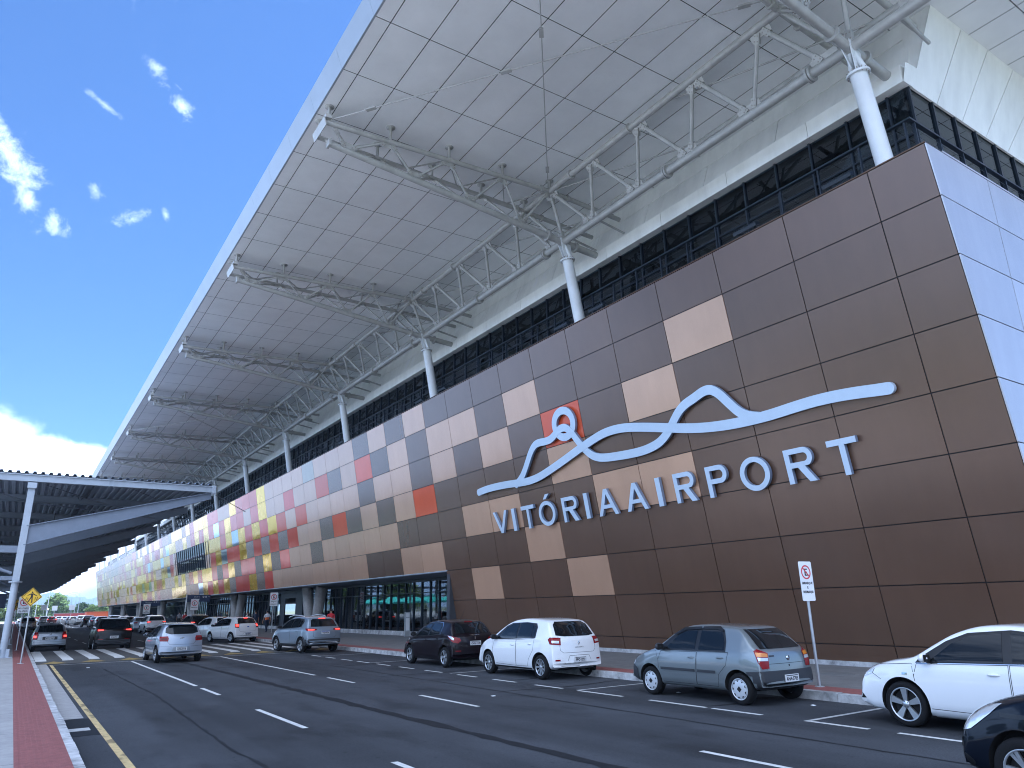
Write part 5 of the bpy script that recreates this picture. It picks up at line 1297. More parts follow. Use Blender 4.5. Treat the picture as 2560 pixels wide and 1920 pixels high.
# --- black hatchback in the lane, bottom right corner
hb = dict(key='hb', L=3.92, W=1.68, H=1.47, wb=2.5, ro=.64, wr=.30, paint=P_NAVY, roofw=.62, plan=.45, taper=.13, br=.17, bf=.27, bot=BOT(3.92, .18),
  top=[(0,.42),(.012,.62),(.035,.82),(.07,.96),(.14,1.05),(.26,1.18),(.42,1.34),(.56,1.41),(.72,1.44),(1.2,1.468),(1.6,1.47),(2.0,1.43),(2.35,1.31),(2.7,1.13),(2.96,1.0),(3.08,.965),(3.4,.90),(3.66,.80),(3.80,.70),(3.88,.58),(3.91,.48),(3.92,.40)],
  belt=[(0,.88),(.4,1.0),(1.2,.98),(2.2,.93),(3.0,.88),(3.92,.58)],
  surround=p208['surround'], glass=p208['glass'], doors=p208['doors'], handles=p208['handles'],
  patches=[([(-.55,.24),(.55,.24),(.62,.50),(-.62,.50)],'F',TRIM,.008,'grille')],
  side=[([(3.62,.245),(3.9,.26),(3.90,.40),(3.72,.40),(3.64,.34)], TRIM, .008, 'fog_recess'), (bar(3.02,3.30,.76,.80), TRIM, .008, 'wing_vent')],
  lamps=[([(-.2,.82),(.16,.82),(.2,.94),(-.2,.95)], REDL, .009, 'tail_lamp')], tail=[],
  head=[([(3.40,.78),(3.62,.62),(3.90,.53),(3.90,.62),(3.74,.74),(3.52,.83),(3.28,.875)], CLEAR, .009, 'head_lamp')],
  rearglass=p208['rearglass'], screen=p208['screen'], rearlines=p208['rearlines'], wheel='twin6', mir=(2.70,.97), plate=('PPX·2204', .55))
c = dress(hb, 'black hatchback whose front wing enters at the bottom right corner'); c.root.location = (8.93, 2.42, 0)

# --- grey-blue crossover with dark cladding
pul = dict(key='pul', name='crossover', L=4.10, W=1.78, H=1.58, wb=2.53, ro=.73, wr=.335, paint=P_BLUE, roofw=.64, plan=.4, taper=.11, br=.16, bf=.22, bot=BOT(4.1, .27),
  top=[(0,.50),(.012,.70),(.03,.90),(.06,1.02),(.12,1.11),(.22,1.24),(.38,1.42),(.50,1.50),(.66,1.53),(1.2,1.575),(1.7,1.58),(2.1,1.545),(2.45,1.44),(2.8,1.26),(3.08,1.11),(3.2,1.075),(3.6,1.0),(3.86,.91),(4.0,.78),(4.06,.66),(4.09,.56),(4.10,.48)],
  belt=[(0,.96),(.4,1.06),(1.2,1.06),(2.2,1.03),(3.0,.99),(4.1,.72)],
  surround=[(.78,1.12),(2.98,1.02),(2.92,1.10),(2.48,1.38),(2.20,1.47),(1.5,1.51),(.9,1.47),(.72,1.36)],
  glass=[[(1.86,1.07),(2.80,1.05),(2.42,1.335),(2.16,1.425),(1.88,1.455)],[(1.08,1.11),(1.78,1.08),(1.80,1.465),(1.36,1.465),(1.14,1.42)],[(.84,1.16),(1.0,1.12),(1.07,1.40),(.92,1.39)]],
  doors=[[(1.82,1.05),(2.96,1.0),(3.02,.74),(2.98,.46),(2.92,.40),(1.84,.38)],[(.98,1.09),(1.80,1.05),(1.82,.38),(1.32,.39),(1.22,.56),(1.0,.80)]], handles=[(1.98,.90),(1.14,.94)],
  side=[(bar(1.10,2.90,.27,.40), PLASTIC, .012, 'sill'), ([(0,.30),(.30,.28),(.36,.50),(.0,.56)], PLASTIC, .010, 'bumper')] ,
  patches=[([(-.84,.34),(.84,.34),(.84,.60),(.5,.62),(-.5,.62),(-.84,.60)],'B',PLASTIC,.012,'bumper'), ([(-.70,.36),(-.5,.44),(.5,.44),(.70,.36),(.70,.41),(.5,.50),(-.5,.50),(-.70,.41)],'B',HUBCAP,.022,'skid_plate')],
  lamps=[([(-.30,.98),(.10,.95),(.24,1.055),(.10,1.07),(-.26,1.04)], REDL, .009, 'tail_lamp'), ([(-.20,.985),(.04,.97),(.06,1.03),(-.18,1.025)], REDLIT, .013, 'lit_lamp')], tail=[],
  tailside=[],
  head=[([(3.72,.82),(4.02,.74),(4.02,.84),(3.84,.94),(3.60,.96)], CLEAR, .008, 'head_lamp')],
  rearglass=[(-.64,1.13),(.64,1.13),(.56,1.40),(.46,1.46),(-.46,1.46),(-.56,1.40)], screen=[(-.66,1.10),(.66,1.10),(.54,1.50),(-.54,1.50)],
  rearlines=[[(-.54,1.1),(-.56,.72),(-.46,.66),(.46,.66),(.56,.72),(.54,1.1)]], wheel='twin', mir=(2.80,1.08), mirror_mat=TRIM, plate=('RQN3E54', .88, True))
c = dress(pul, 'grey-blue crossover with dark cladding and roof rails, braking at the crossing'); c.root.location = (11.72, 35.55, 0); c.root.rotation_euler = (0, 0, R(8))
for sg in (-1, 1): b = MB(); b.pipe([(sg*.52, -.95, 1.53), (sg*.54, -.85, 1.60), (sg*.55, 0, 1.645), (sg*.53, .6, 1.57), (sg*.52, .7, 1.52)], .018, 8); b.build('roof_rail', HUBCAP, c.root)
b = MB(); h = c.hit(0, 1.475, 'B'); b.obox((0, h[0].y-.01, 1.485), (.16, 0, 0), (0, .012, 0), (0, 0, .014)); b.build('brake_lamp', REDLIT, c.root)
b = MB(); c.p = pul
for s in c.axles:
    for sg in (-1, 1):
        y = s-c.L/2; q = []
        for a in range(0, 181, 10): q.append((y+(.39)*math.cos(R(a)), .345+.39*math.sin(R(a))))
        q2 = [(y+.45*math.cos(R(a)), .345+.45*math.sin(R(a))) for a in range(180, -1, -10)]
        for k in range(18):
            b.add([(sg*.885, *q[k]), (sg*.885, *q[k+1]), (sg*.87, *q2[17-k]), (sg*.87, *q2[18-k]), (sg*.82, *q[k]), (sg*.82, *q[k+1]), (sg*.82, *q2[17-k]), (sg*.82, *q2[18-k])], [(0,1,2,3), (0,4,5,1), (2,6,7,3)])
b.build('arch_cladding', PLASTIC, c.root)

# --- silver hatchback in the lane
oni = dict(key='oni', L=3.93, W=1.71, H=1.48, wb=2.53, ro=.61, wr=.31, paint=P_SILVER, roofw=.62, plan=.4, taper=.13, br=.18, bf=.25, bot=BOT(3.93, .20),
  top=[(0,.42),(.012,.62),(.035,.82),(.07,.98),(.14,1.07),(.26,1.20),(.42,1.36),(.56,1.42),(.72,1.445),(1.2,1.478),(1.6,1.48),(2.0,1.44),(2.35,1.32),(2.7,1.14),(2.96,1.01),(3.08,.975),(3.4,.91),(3.66,.81),(3.82,.71),(3.89,.58),(3.92,.50),(3.93,.44)],
  belt=p208['belt'], surround=p208['surround'], glass=p208['glass'], doors=p208['doors'], handles=p208['handles'],
  lamps=[([(-.19,.80),(.10,.815),(.20,.94),(.17,.985),(-.15,.99),(-.19,.91)], REDL, .009, 'tail_lamp'), ([(-.14,.85),(.05,.86),(.09,.93),(-.14,.925)], REDDK, .013, 'lamp_lens')], tail=[],
  tailside=[], head=p208['head'],
  patches=[([(-.34,.44),(.34,.44),(.29,.60),(-.29,.60)],'B',P_SILVER2,.004,'plate_recess'), (bar(-.74,.74,.30,.40),'B',P_SILVER2,.008,'lower_bumper')],
  rearglass=[(-.60,1.12),(-.40,1.06),(.40,1.06),(.60,1.12),(.58,1.28),(.46,1.39),(-.46,1.39),(-.58,1.28)], screen=p208['screen'], rearlines=[[(-.56,1.06),(-.52,.78),(-.42,.68),(.42,.68),(.52,.78),(.56,1.06)],[(-.78,.62),(-.36,.60)],[(.36,.60),(.78,.62)]],
  wheel='multi', mir=(2.70,.99), plate=('QRB2H18', .52))
c = dress(oni, 'light silver hatchback driving in the middle lane just before the crossing'); c.root.location = (5.70, 34.2, 0); c.root.rotation_euler = (0, 0, R(1)); emblem(c, 'cross', .92)
b = MB(); b.obox((0, c.hit(0, 1.40, 'B')[0].y-.04, 1.425), (.48, 0, 0), (0, .09, 0), (0, 0, .012)); b.build('spoiler', P_SILVER, c.root)

# --- white compact hatchback, braking
ka = dict(key='ka', L=3.89, W=1.70, H=1.52, wb=2.49, ro=.62, wr=.30, paint=P_WHITE, roofw=.66, plan=.35, taper=.11, br=.14, bf=.22, bot=BOT(3.89, .20),
  top=[(0,.42),(.01,.62),(.03,.84),(.06,1.0),(.12,1.10),(.22,1.22),(.36,1.38),(.50,1.46),(.66,1.49),(1.2,1.518),(1.6,1.52),(2.0,1.475),(2.35,1.36),(2.7,1.18),(2.96,1.04),(3.08,1.0),(3.45,.93),(3.68,.83),(3.80,.73),(3.86,.60),(3.88,.52),(3.89,.44)],
  belt=[(0,.92),(.4,1.0),(1.2,1.0),(2.2,.965),(3.0,.92),(3.89,.64)],
  surround=[(.84,1.03),(2.84,.94),(2.80,1.01),(2.40,1.29),(2.12,1.39),(1.5,1.43),(1.0,1.40),(.88,1.28)],
  glass=[[(1.78,1.0),(2.66,.965),(2.34,1.25),(2.08,1.345),(1.80,1.38)],[(1.0,1.04),(1.68,1.005),(1.70,1.39),(1.30,1.395),(1.08,1.36)]],
  doors=[[(1.74,.97),(2.82,.92),(2.88,.70),(2.84,.40),(2.78,.31),(1.76,.29)],[(.90,1.02),(1.72,.97),(1.75,.29),(1.22,.30),(1.12,.48),(.92,.72)]], handles=[(1.90,.84),(1.06,.88)],
  lamps=[([(-.12,.87),(.09,.88),(.17,1.12),(-.10,1.12)], REDL, .009, 'tail_lamp'), ([(-.09,.95),(.06,.955),(.10,1.08),(-.08,1.08)], REDLIT, .013, 'lit_lamp')], tail=[],
  tailside=[], head=p208['head'],
  rearglass=[(-.62,1.12),(.62,1.12),(.56,1.38),(.46,1.45),(-.46,1.45),(-.56,1.38)], screen=[(-.64,1.03),(.64,1.03),(.54,1.44),(-.54,1.44)],
  rearlines=[[(-.58,1.1),(-.58,.72),(-.5,.66),(.5,.66),(.58,.72),(.58,1.1)],[(-.36,.42),(-.28,.58),(.28,.58),(.36,.42)]], wheel='multi', mir=(2.70,.99), mirror_mat=TRIM, plate=('RBA4D71', .50, True))
c = dress(ka, 'white compact hatchback with lit brake lamps pulling out beyond the crossing'); c.root.location = (11.95, 50.9, 0); c.root.rotation_euler = (0, 0, R(17)); emblem(c, 'oval', .93, PLATEBLUE)
b = MB(); h = c.hit(0, 1.43, 'B'); b.obox((0, h[0].y-.012, 1.455), (.12, 0, 0), (0, .014, 0), (0, 0, .025)); b.build('brake_lamp', REDLIT, c.root)
KA = c

# --- dark sport utility in the lane
suv = dict(key='suv', name='sport_utility', L=4.30, W=1.80, H=1.66, wb=2.58, ro=.78, wr=.345, paint=P_BLACK, roofw=.66, plan=.38, taper=.10, br=.15, bf=.20, bot=BOT(4.3, .25),
  top=[(0,.48),(.012,.70),(.03,.92),(.06,1.06),(.12,1.16),(.22,1.30),(.38,1.48),(.50,1.57),(.70,1.61),(1.3,1.655),(1.8,1.66),(2.2,1.62),(2.55,1.50),(2.9,1.30),(3.2,1.14),(3.32,1.11),(3.8,1.05),(4.08,.95),(4.2,.82),(4.26,.68),(4.29,.58),(4.3,.48)],
  belt=[(0,1.0),(.4,1.10),(1.2,1.10),(2.2,1.07),(3.1,1.03),(4.3,.76)],
  surround=[(.66,1.15),(3.10,1.05),(3.04,1.13),(2.58,1.43),(2.30,1.53),(1.5,1.58),(.8,1.53),(.66,1.40)],
  glass=[[(1.92,1.11),(2.92,1.08),(2.50,1.39),(2.26,1.485),(1.94,1.52)],[(1.10,1.14),(1.84,1.12),(1.86,1.53),(1.36,1.535),(1.14,1.50)],[(.74,1.19),(1.02,1.15),(1.06,1.49),(.84,1.46)]],
  doors=[[(1.88,1.09),(3.06,1.04),(3.12,.78),(3.08,.46),(3.02,.40),(1.90,.38)],[(1.04,1.12),(1.86,1.09),(1.88,.38),(1.40,.39),(1.28,.58),(1.06,.82)]], handles=[(2.04,.94),(1.20,.98)],
  patches=[(bar(-.86,.86,.34,.56),'B',PLASTIC,.010,'bumper')],
  lamps=[([(-.30,1.03),(.10,1.0),(.25,1.09),(.1,1.125),(-.26,1.09)], REDL, .009, 'tail_lamp'), ([(-.20,1.035),(.03,1.015),(.05,1.085),(-.18,1.08)], REDLIT, .013, 'lit_lamp')], tail=[(bar(.50,.74,.58,.61), REDL, .016, 'reflector')],
  tailside=[], head=[([(3.92,.88),(4.22,.80),(4.22,.90),(4.04,1.0),(3.8,1.01)], CLEAR, .008, 'head_lamp')],
  rearglass=[(-.66,1.17),(.66,1.17),(.58,1.46),(.48,1.54),(-.48,1.54),(-.58,1.46)], screen=[(-.66,1.13),(.66,1.13),(.56,1.58),(-.56,1.58)],
  rearlines=[[(-.56,1.15),(-.58,.74),(-.48,.66),(.48,.66),(.58,.74),(.56,1.15)]], wheel='twin', mir=(2.92,1.13), plate=('RQM7I35', .70))
c = dress(suv, 'black sport utility with lit tail lamps on the crossing in the second lane'); c.root.location = (4.68, 47.5, 0); SUV = c
b = MB(); h = c.hit(0, 1.50, 'B')
# --- dull silver hatchback in the left lane (shares shapes with the old grey hatchback, newer lamps)
pl2 = dict(pal); pl2.update(key='pl2', L=3.84, paint=P_SILVER2, ro=.66, surround_mat=TRIM, patches=[(bar(-.8,.8,.30,.38),'B',PLASTIC,.010,'lower_bumper'), (bar(-.34,.34,.62,.78),'B',PLASTIC,.004,'plate_recess')],
  side=[], wheel='cap', plate=('MTQ·7462', .70), rearlines=[[(-.58,.60),(.58,.60)],[(-.58,.60),(-.58,.98)],[(.58,.60),(.58,.98)],[(-.8,.52),(.8,.52)]], handle_mat=P_SILVER2,
  lamps=[([(-.14,.63),(.03,.65),(.10,.82),(.11,1.0),(-.04,1.01),(-.15,.88)], REDL, .009, 'tail_lamp'), ([(-.08,.73),(.03,.74),(.05,.84),(-.08,.84)], REDLIT, .013, 'lit_lamp')], tail=[], tailside=[])
pl2['top'] = [(s+.04 if s > .3 else s, z) for s, z in pal['top'][:-1]] + [(3.84, .42)]
c = dress(pl2, 'dull silver older hatchback on the crossing in the left lane beside the kerb'); c.root.location = (1.86, 49.5, 0); emblem(c, 'disc', .90)

# --- cars farther along: copies of three of the above in other paints
def again(src, label, x, y, rz=0, pt=None, group='cars waiting farther along the terminal', sc=1):
    o = copy_tree(src.root); o.location = (x, y, 0); o.rotation_euler = (0, 0, R(rz)); o['label'] = label; o['group'] = group; o.scale = (sc, sc, sc)
    if pt: repaint(o, {src.p['paint']: pt})
    for ch in list(o.children):
        if ch.name.startswith('emblem') or ch.name.startswith('licence') or ch.name.startswith('badge'):
            for g in list(ch.children): bpy.data.objects.remove(g)
            if ch.name.startswith('emblem'): bpy.data.objects.remove(ch)
    return o
CRU = bpy.data.objects['saloon']
class _S: pass
SAL = _S(); SAL.root = CRU; SAL.p = cru
def dim(o):
    """unlit copies: their lamps go back to plain red"""
    repaint(o, {REDLIT: REDL}); return o
dim(again(KA, 'white hatchback just left of the white compact hatchback with lit brake lamps', 12.05, 56.6, 14))
again(SUV, 'black people carrier waiting at the kerb behind two white hatchbacks', 12.9, 68, 4)
again(SUV, 'white sport utility waiting at the kerb, seen over the silver hatchback', 11.3, 79.5, 2, P_WHITE)
again(SAL, 'pale saloon with wide tail lamps left of the white sport utility', 11.3, 88, 0, P_SILVER)
dim(again(KA, 'dark hatchback between the pale saloon and a white car at the far kerb', 11.3, 96, 0, P_BLACK))
dim(again(KA, 'white hatchback at the far kerb, behind the dark hatchback and left of it', 11.4, 103, 0))
dim(again(SUV, 'white sport utility seen just above the roof of the black one', 11.3, 113, 0, P_WHITE))
dim(again(KA, 'silver hatchback third in the far row, half hidden by its neighbours', 10.6, 121, 0, P_SILVER))
again(SAL, 'grey saloon in the far row, half hidden by its neighbours', 10.4, 128, 0, P_GREY2)
dim(again(SUV, 'black van-like sport utility with dark rear in the far row', 10.0, 135, 0, P_BLACK))
dim(again(SUV, 'white sport utility at the left end of the far kerb row', 10.3, 154.5, 0, P_WHITE))
dim(again(KA, 'white hatchback ahead of the white sport utility at the left end of the row', 9.6, 162, 0))
dim(again(KA, 'pale silver hatchback farther ahead in the left end of the row', 9.5, 169, 0, P_SILVER))
again(SAL, 'pale pinkish-white saloon farthest but one in the row', 9.2, 181, 0)
dim(again(KA, 'farthest white hatchback of the row', 8.6, 191, 0))
again(KA, 'wine-red hatchback driving away in the far lane with lit lamps', 6.4, 170, 0, P_WINE)
dim(again(SUV, 'grey sport utility far away, left of the wine-red hatchback', 5.3, 175, 0, P_GREY2))
dim(again(SUV, 'dull silver people carrier in the left lane behind the sign poles', 1.75, 112, 0, P_SILVER2))
dim(again(KA, 'dark red hatchback at the left kerb beyond the silver people carrier', .9+.9, 124, 0, P_WINE))
again(SAL, 'white saloon crossing far beyond the end of the terminal', 3.5, 232, -70)
for i, (x, y, pt) in enumerate(((-22, 40, P_WHITE), (-22, 48, P_SILVER), (-22, 62, P_BLACK), (-22, 20, P_WINE))):
    dim(again(KA, f'{["white","silver","black","wine-red"][i]} hatchback standing in the car park across the road', x, y, 90, pt, 'cars in the car park across the road'))
# ---------------------------------------------------------------- trees
def leaf_mat(name, c):
    m = mat(name, c, .6, var=.45, scale=.55, spec=.25); nt = m.node_tree; b = nt.nodes['Principled BSDF']
    g = nt.nodes.new('ShaderNodeNewGeometry'); mr = nt.nodes.new('ShaderNodeMapRange'); mr.inputs['To Min'].default_value = .6; mr.inputs['To Max'].default_value = 1.45
    nt.links.new(g.outputs['Random Per Island'], mr.inputs['Value'])
    mx = nt.nodes.new('ShaderNodeMix'); mx.data_type = 'RGBA'; mx.blend_type = 'MULTIPLY'; mx.inputs['Factor'].default_value = 1
    nt.links.new(b.inputs['Base Color'].links[0].from_socket, mx.inputs['A']); nt.links.new(mr.outputs[0], mx.inputs['B']); nt.links.new(mx.outputs['Result'], b.inputs['Base Color'])
    return m
M['leaf_a'] = leaf_mat('leaf_a', (.13, .20, .038)); M['leaf_b'] = leaf_mat('leaf_b', (.085, .135, .032)); M['leaf_c'] = leaf_mat('leaf_c', (.20, .25, .05))
M['bark'] = mat('bark', (.13, .10, .075), .9, var=.3, scale=6)
def make_tree(label, leaf, h, spread, seed, nclump=46, per=70, base=.22, leafs=.34, cat='tree', name='tree'):
    rr = random.Random(seed); t = thing(name, label, cat)
    b = MB(); th = h*.45
    b.pipe([(0, 0, 0), (.06*h*rr.uniform(-1, 1)*.5, 0, th*.5), (0, .03*h*rr.uniform(-1, 1), th), (.02*h, 0, h*.78)], [.045*h*.6, .035*h*.6, .026*h*.6, .012*h*.4], 8)
    cl = []
    for i in range(nclump):
        a = rr.uniform(0, 2*math.pi); z = base*h + (1-base)*h*(rr.random()**.8); q = (z/h-base)/(1-base)
        rmax = spread*math.sqrt(max(.04, 1-(2*q-.85)**2/1.4)); r = rmax*math.sqrt(rr.random()); cl.append(V((r*math.cos(a), r*math.sin(a), z)))
    for c in cl[::4]: b.pipe([(0, 0, max(th*.45, c.z*.5)), (c.x*.5, c.y*.5, c.z*.8), c], [.012*h, .008*h, .003*h], 5)
    b.build('trunk', M['bark'], t)
    b = MB()
    for c in cl:
        cr = spread*rr.uniform(.20, .38)
        for _ in range(per):
            d = V((rr.gauss(0, 1), rr.gauss(0, 1), rr.gauss(0, .8))); d = d.normalized()*cr*(rr.random()**.45); p = c+d
            if p.z < base*h*.6: continue
            u = V((rr.gauss(0, 1), rr.gauss(0, 1), rr.gauss(0, 1))).normalized(); w_ = u.orthogonal().normalized(); s = leafs*rr.uniform(.6, 1.3)
            b.add([p+u*s, p+w_*s*.55, p-u*s, p-w_*s*.55], [(0, 1, 2, 3)])
    b.build('crown', leaf, t, fix=False)
    return t
def put(proto, used, x, y, s, rz, label, group, zs=1):
    o = proto if not used else copy_tree(proto)
    o.location = (x, y, 0); o.scale = (s, s, s*zs); o.rotation_euler = (0, 0, rz); o['label'] = label; o['group'] = group
    return o
TA = make_tree('x', M['leaf_a'], 8.0, 3.4, 1, 60, 80); TB_ = make_tree('x', M['leaf_b'], 6.0, 3.2, 2, 50, 80); TC = make_tree('x', M['leaf_c'], 5.2, 3.4, 3, 46, 80, .12)
ORD = ['first', 'second', 'third', 'fourth', 'fifth', 'sixth', 'seventh', 'eighth', 'ninth', 'tenth', 'eleventh', 'twelfth', 'thirteenth', 'fourteenth', 'fifteenth', 'sixteenth', 'seventeenth', 'eighteenth', 'nineteenth', 'twentieth', 'twenty-first', 'twenty-second', 'twenty-third', 'twenty-fourth']
put(TA, False, 13.6, 335, 1.12, .3, 'tallest bright green tree beyond the car park, standing alone above the row', 'trees beyond the car park')
rr = random.Random(12); ub = uc = False
xs_ = [-16+i*3.3+rr.uniform(-.7, .7) for i in range(20)]
for i, x in enumerate(xs_):
    y = 352+rr.uniform(-16, 16); s = rr.uniform(.80, 1.12)
    if i % 3: put(TC, uc, x, y, s, rr.uniform(0, 6), f'{ORD[i]} tree from the left in the low row beyond the car park, light green', 'trees beyond the car park'); uc = True
    else: put(TB_, ub, x, y, s*.95, rr.uniform(0, 6), f'{ORD[i]} tree from the left in the low row beyond the car park, darker green', 'trees beyond the car park'); ub = True
for i, (x, y, s) in enumerate(((28, 318, .95), (31.5, 330, 1.0), (24.6, 322, .8), (36, 312, 1.1), (40, 330, 1.2))):
    put(TC if i % 2 else TA, True, x, y, s*.78, i, f'{ORD[i]} tree behind the orange building at the end of the terminal', 'trees behind the orange building')
# trees seen through the lobby and trees of the car park across the road
for i in range(9): put(TB_ if i % 2 else TC, True, 88+5*(i % 3), 92+21*i, 1.25, i, f'{ORD[i]} tree on the far side of the terminal, seen through the lobby glass', 'trees beyond the lobby')
for i in range(14): put((TA, TB_, TC)[i % 3], True, -24-9*(i % 2), -6+15*i, 1.0+.15*(i % 3), i*1.3, f'{ORD[i]} tree of the car park across the road from the terminal', 'car park trees')
# low undergrowth in front of the far trees
rr = random.Random(4); b = MB()
for _ in range(9000):
    x = rr.uniform(-25, 45); y = 345+rr.uniform(-6, 6); z = abs(rr.gauss(0, 1.1)); u = V((rr.gauss(0, 1), rr.gauss(0, 1), rr.gauss(0, 1))).normalized(); w_ = u.orthogonal().normalized(); s = rr.uniform(.2, .45)
    p = V((x, y, z)); b.add([p+u*s, p+w_*s*.5, p-u*s, p-w_*s*.5], [(0, 1, 2, 3)])
tag(b.build('undergrowth', M['leaf_b'], fix=False), 'dense dark green undergrowth below the far trees', kind='stuff')
# green awnings standing in the car park across the road (they show in the lobby glass)
M['teal'] = mat('teal', (.10, .52, .42), .6)
for i in range(5):
    t = thing('awning_tent', f'{ORD[i]} green pyramid tent in the car park across the road', 'tent', (-20, 112+8.5*i, 0), 0, 'green tents across the road'); b = MB()
    b.add([(-3, -3, 2.6), (3, -3, 2.6), (3, 3, 2.6), (-3, 3, 2.6), (0, 0, 4.1)], [(0, 1, 4), (1, 2, 4), (2, 3, 4), (3, 0, 4)]); b.build('roof', M['teal'], t)
    for sx in (-1, 1):
        for sy in (-1, 1): b = MB(); b.tube((2.9*sx, 2.9*sy, 0), (2.9*sx, 2.9*sy, 2.6), .05, n=6); b.build('leg', M['steel_w'], t)
# ---------------------------------------------------------------- hills
def ridge(name, D, pts, m, seed, ext):
    rr = random.Random(seed); vs = []; fs = []; P = []
    for (x0, z0), (x1, z1) in zip(pts[:-1], pts[1:]):
        for k in range(10):
            t = k/10; t2 = t*t*(3-2*t); P.append((x0+(x1-x0)*t, z0+(z1-z0)*t2 + rr.uniform(-.0004, .0004)))
    P.append(pts[-1]); n = len(P); rows = 7
    for j in range(rows):
        f = j/(rows-1)
        for i, (xy, zz) in enumerate(P):
            d = D*(1-.30*f); k = (1-f)**1.25; hz = 1.9+zz*D*k*(1+.18*math.sin(i*.9+j*2)*(f if f < .9 else 0)) ; hz = hz if j < rows-1 else -.5
            dd = d*(1+.02*math.sin(i*.55+j)); vs.append((xy*dd, dd, hz))
    fs = [(j*n+i, j*n+i+1, (j+1)*n+i+1, (j+1)*n+i) for j in range(rows-1) for i in range(n-1)]
    me = bpy.data.meshes.new(name); me.from_pydata(vs, [], fs); me.materials.append(m); me.polygons.foreach_set('use_smooth', [True]*len(fs)); o = bpy.data.objects.new(name, me); COL.objects.link(o); return tag(o, kind='structure')
M['hill'] = mat('hill', (.055, .085, .045), .95, var=.4, scale=.012)
ridge('hills', 3000, [(-.5, .012), (-.2, .020), (-.05, .0185), (.0, .0225), (.0227, .0215), (.030, .0235), (.0369, .0242), (.046, .0212), (.0529, .0190), (.0600, .0192), (.0663, .0188), (.0719, .0165), (.0787, .0185), (.09, .021), (.13, .016), (.3, .02), (.8, .014)], M['hill'], 3, 0)
# ---------------------------------------------------------------- people
def skin_body(name, verts, edges, rad, mats, parent, zone):
    me = bpy.data.meshes.new(name); me.from_pydata(verts, edges, []); o = bpy.data.objects.new(name, me); COL.objects.link(o)
    md = o.modifiers.new('skin', 'SKIN'); 
    if not me.skin_vertices: me.skin_vertices.new()
    for i, r in enumerate(rad):
        me.skin_vertices[0].data[i].radius = r if isinstance(r, tuple) else (r, r); me.skin_vertices[0].data[i].use_root = (i == 0)
    sb = o.modifiers.new('sub', 'SUBSURF'); sb.levels = 2; sb.render_levels = 2
    dg = bpy.context.evaluated_depsgraph_get(); m2 = bpy.data.meshes.new_from_object(o.evaluated_get(dg)); bpy.data.objects.remove(o); m2.name = name
    m2.materials.clear()
    for m in mats: m2.materials.append(m)
    for p in m2.polygons: p.material_index = zone(p.center); p.use_smooth = True
    o = bpy.data.objects.new(name, m2); COL.objects.link(o); o.parent = parent; return o
SKIN = mat('skin', (.36, .20, .13), .55); HAIR = mat('hair', (.015, .012, .01), .6); SHOE = mat('shoe', (.03, .03, .03), .6)
CL = {}
def cloth(c):
    if c not in CL: CL[c] = mat('cloth', c, .85)
    return CL[c]
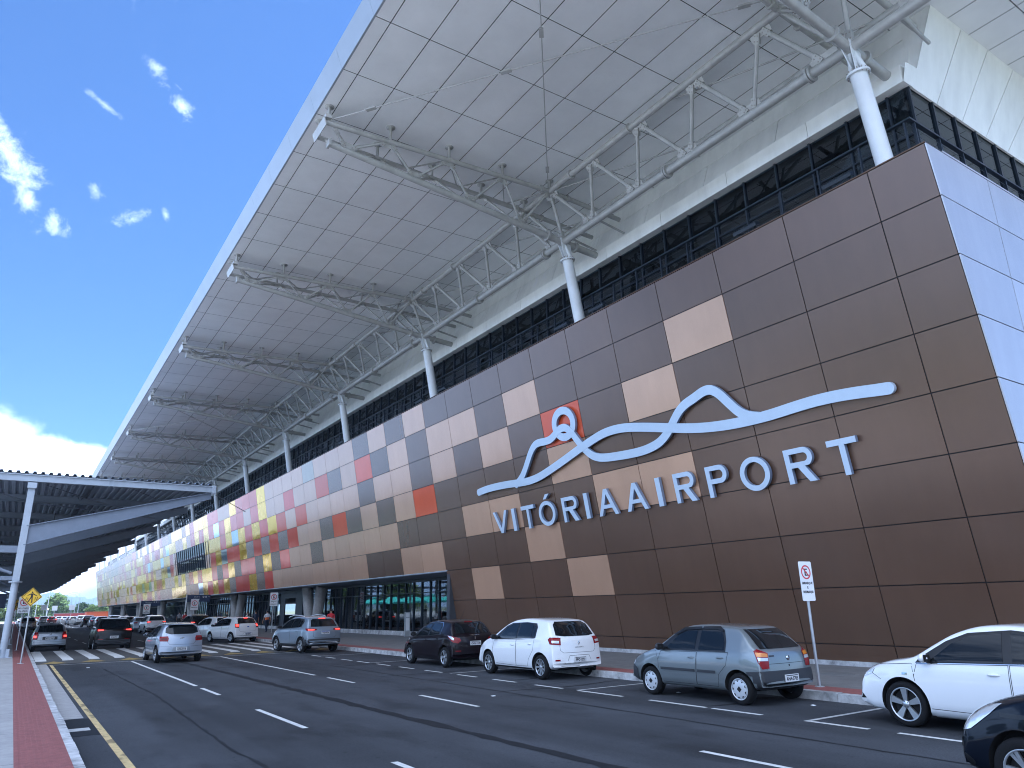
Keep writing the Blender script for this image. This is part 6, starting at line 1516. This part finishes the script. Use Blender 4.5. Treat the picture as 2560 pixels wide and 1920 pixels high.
def person(label, loc, rz, shirt, trousers, stride=.18, arm=.15, lower=None, h=1.72, sit=False, group=None, longhair=False):
    t = thing('person', label, 'person', loc, R(rz), group); k = h/1.75
    hip, kn = (.92, .50) if not sit else (.50, .48)
    vs = [(0, 0, 1.0), (0, .01, 1.22), (0, 0, 1.40), (0, .01, 1.50), (0, .02, 1.56), (0, .03, 1.65)]; ra = [(.155, .11), (.150, .105), (.165, .10), (.065, .06), (.06, .06), (.082, .095)]; ed = [(0, 1), (1, 2), (2, 3), (3, 4), (4, 5)]
    vs.append((0, .03, 1.74)); ra.append((.06, .075)); ed.append((5, 6))
    for s in (-1, 1):
        f = stride*s; o = len(vs)
        if sit: vs += [(.10*s, .05, .96), (.11*s, .45, .95), (.11*s, .48, .52), (.11*s, .60, .46)]
        else: vs += [(.10*s, 0, .92), (.11*s, .5*f+.03, .50), (.11*s, f-.02, .085), (.12*s, f+.13, .035)]
        ra += [.10, .068, .045, .045]; ed += [(0, o), (o, o+1), (o+1, o+2), (o+2, o+3)]
        o = len(vs); g = -arm*s
        vs += [(.20*s, 0, 1.40), (.25*s, -.02+g*.4, 1.12), (.245*s, .08+g, .90), (.24*s, .11+g, .80)]; ra += [.058, .044, .034, .036]; ed += [(2, o), (o, o+1), (o+1, o+2), (o+2, o+3)]
        q = o+3
        for j in range(4):
            n = len(vs); vs += [(.24*s+.0, .085+g+.020*j, .745), (.235*s, .09+g+.022*j, .70-.008*(j % 3))]; ra += [.010, .008]; ed += [(q, n), (n, n+1)]
        n = len(vs); vs += [(.215*s, .14+g, .76)]; ra += [.010]; ed += [(q, n)]
    vs = [(x*k, y*k, (z-(.45 if sit else 0))*k) for x, y, z in vs]; ra = [tuple(c*k for c in (r if isinstance(r, tuple) else (r, r))) for r in ra]
    dz = -.45*k if sit else 0
    def zone(c):
        z = (c.z-dz)/k; ax = abs(c.x)/k
        if z > 1.505: return 0
        if ax > .205 and z < 1.20: return 0
        if z > (1.0 if not sit else 1.02): return 2 if (lower and z < 1.20) else 1
        if z < .09 and not sit: return 4
        return 3
    skin_body('body', vs, ed, ra, [SKIN, cloth(shirt), cloth(lower or shirt), cloth(trousers), SHOE], t, zone)
    b = MB(); b.ball((0, .005*k, 1.695*k+dz), .098*k, .112*k, .085*k, 14)
    if longhair: b.ball((0, -.07*k, 1.52*k+dz), .10*k, .05*k, .17*k, 12)
    b.build('hair', HAIR, t)
    b = MB(); b.ball((0, .135*k, 1.655*k+dz), .014*k, .024*k, .022*k, 8)
    for s in (-1, 1): b.ball((.088*s*k, .03*k, 1.66*k+dz), .012*k, .022*k, .032*k, 8)
    for s in (-1, 1): b.ball((.033*s*k, .112*k, 1.68*k+dz), .012*k, .010*k, .009*k, 8)
    b.build('face_features', SKIN, t)
    return t
NAVY, DK = (.02, .03, .06), (.02, .02, .024)
person('man in a white and orange shirt and dark trousers walking to the lobby entrance', (17.6, 63.3, .15), 10, (.75, .78, .82), NAVY, .2, .16, (.70, .16, .03))
person('man with a dark backpack and dark clothes near the lobby entrance', (17.0, 64.6, .15), -5, (.05, .06, .09), NAVY, .16, .1)
person('woman with long hair in a white top and black trousers', (16.2, 64.0, .15), 40, (.70, .66, .62), DK, .10, .1, longhair=True, h=1.66)
person('person in a black top beside the concrete column base', (15.6, 68.5, .15), 70, (.03, .03, .035), DK, .05)
person('person in a bright red shirt seen over the grey-blue crossover', (17.3, 47.5, .15), -30, (.50, .03, .04), DK, .05)
person('person in a red shirt and cap standing by the black people carrier', (14.6, 82, .15), 20, (.45, .03, .04), DK, .05)
person('person in dark clothes sitting on the concrete bench at the left edge', (-.75, 49.3, .66), 10, (.03, .03, .04), DK, sit=True)
person('person in blue standing under the far end of the terminal, left one', (16.6, 118, .15), 0, (.12, .2, .4), DK, .08)
person('person in grey standing under the far end of the terminal, right one', (17.8, 104, .15), 0, (.3, .3, .32), DK, .08)
person('person in white beside the parked cars at the far kerb', (14.5, 128, .15), 0, (.7, .7, .7), NAVY, .08)
bp = MB(); bp.ball((0, -.17, 1.25), .16, .10, .24, 12); o = bp.build('backpack', cloth((.03, .04, .07))); o.location = (17.0, 64.6, .15); o.rotation_euler = (0, 0, R(-5)); tag(o, 'dark backpack worn by the man near the lobby entrance', 'backpack')

# unseen trees added behind the photographer to keep low bright cloud off car paint
for i in range(9): put((TB_, TA)[i % 2], True, -14+6.5*i, -46-5*(i % 2), 1.15, i*1.7, f'{ORD[i]} tree of the unseen added row behind the photographer', 'added trees behind the photographer')
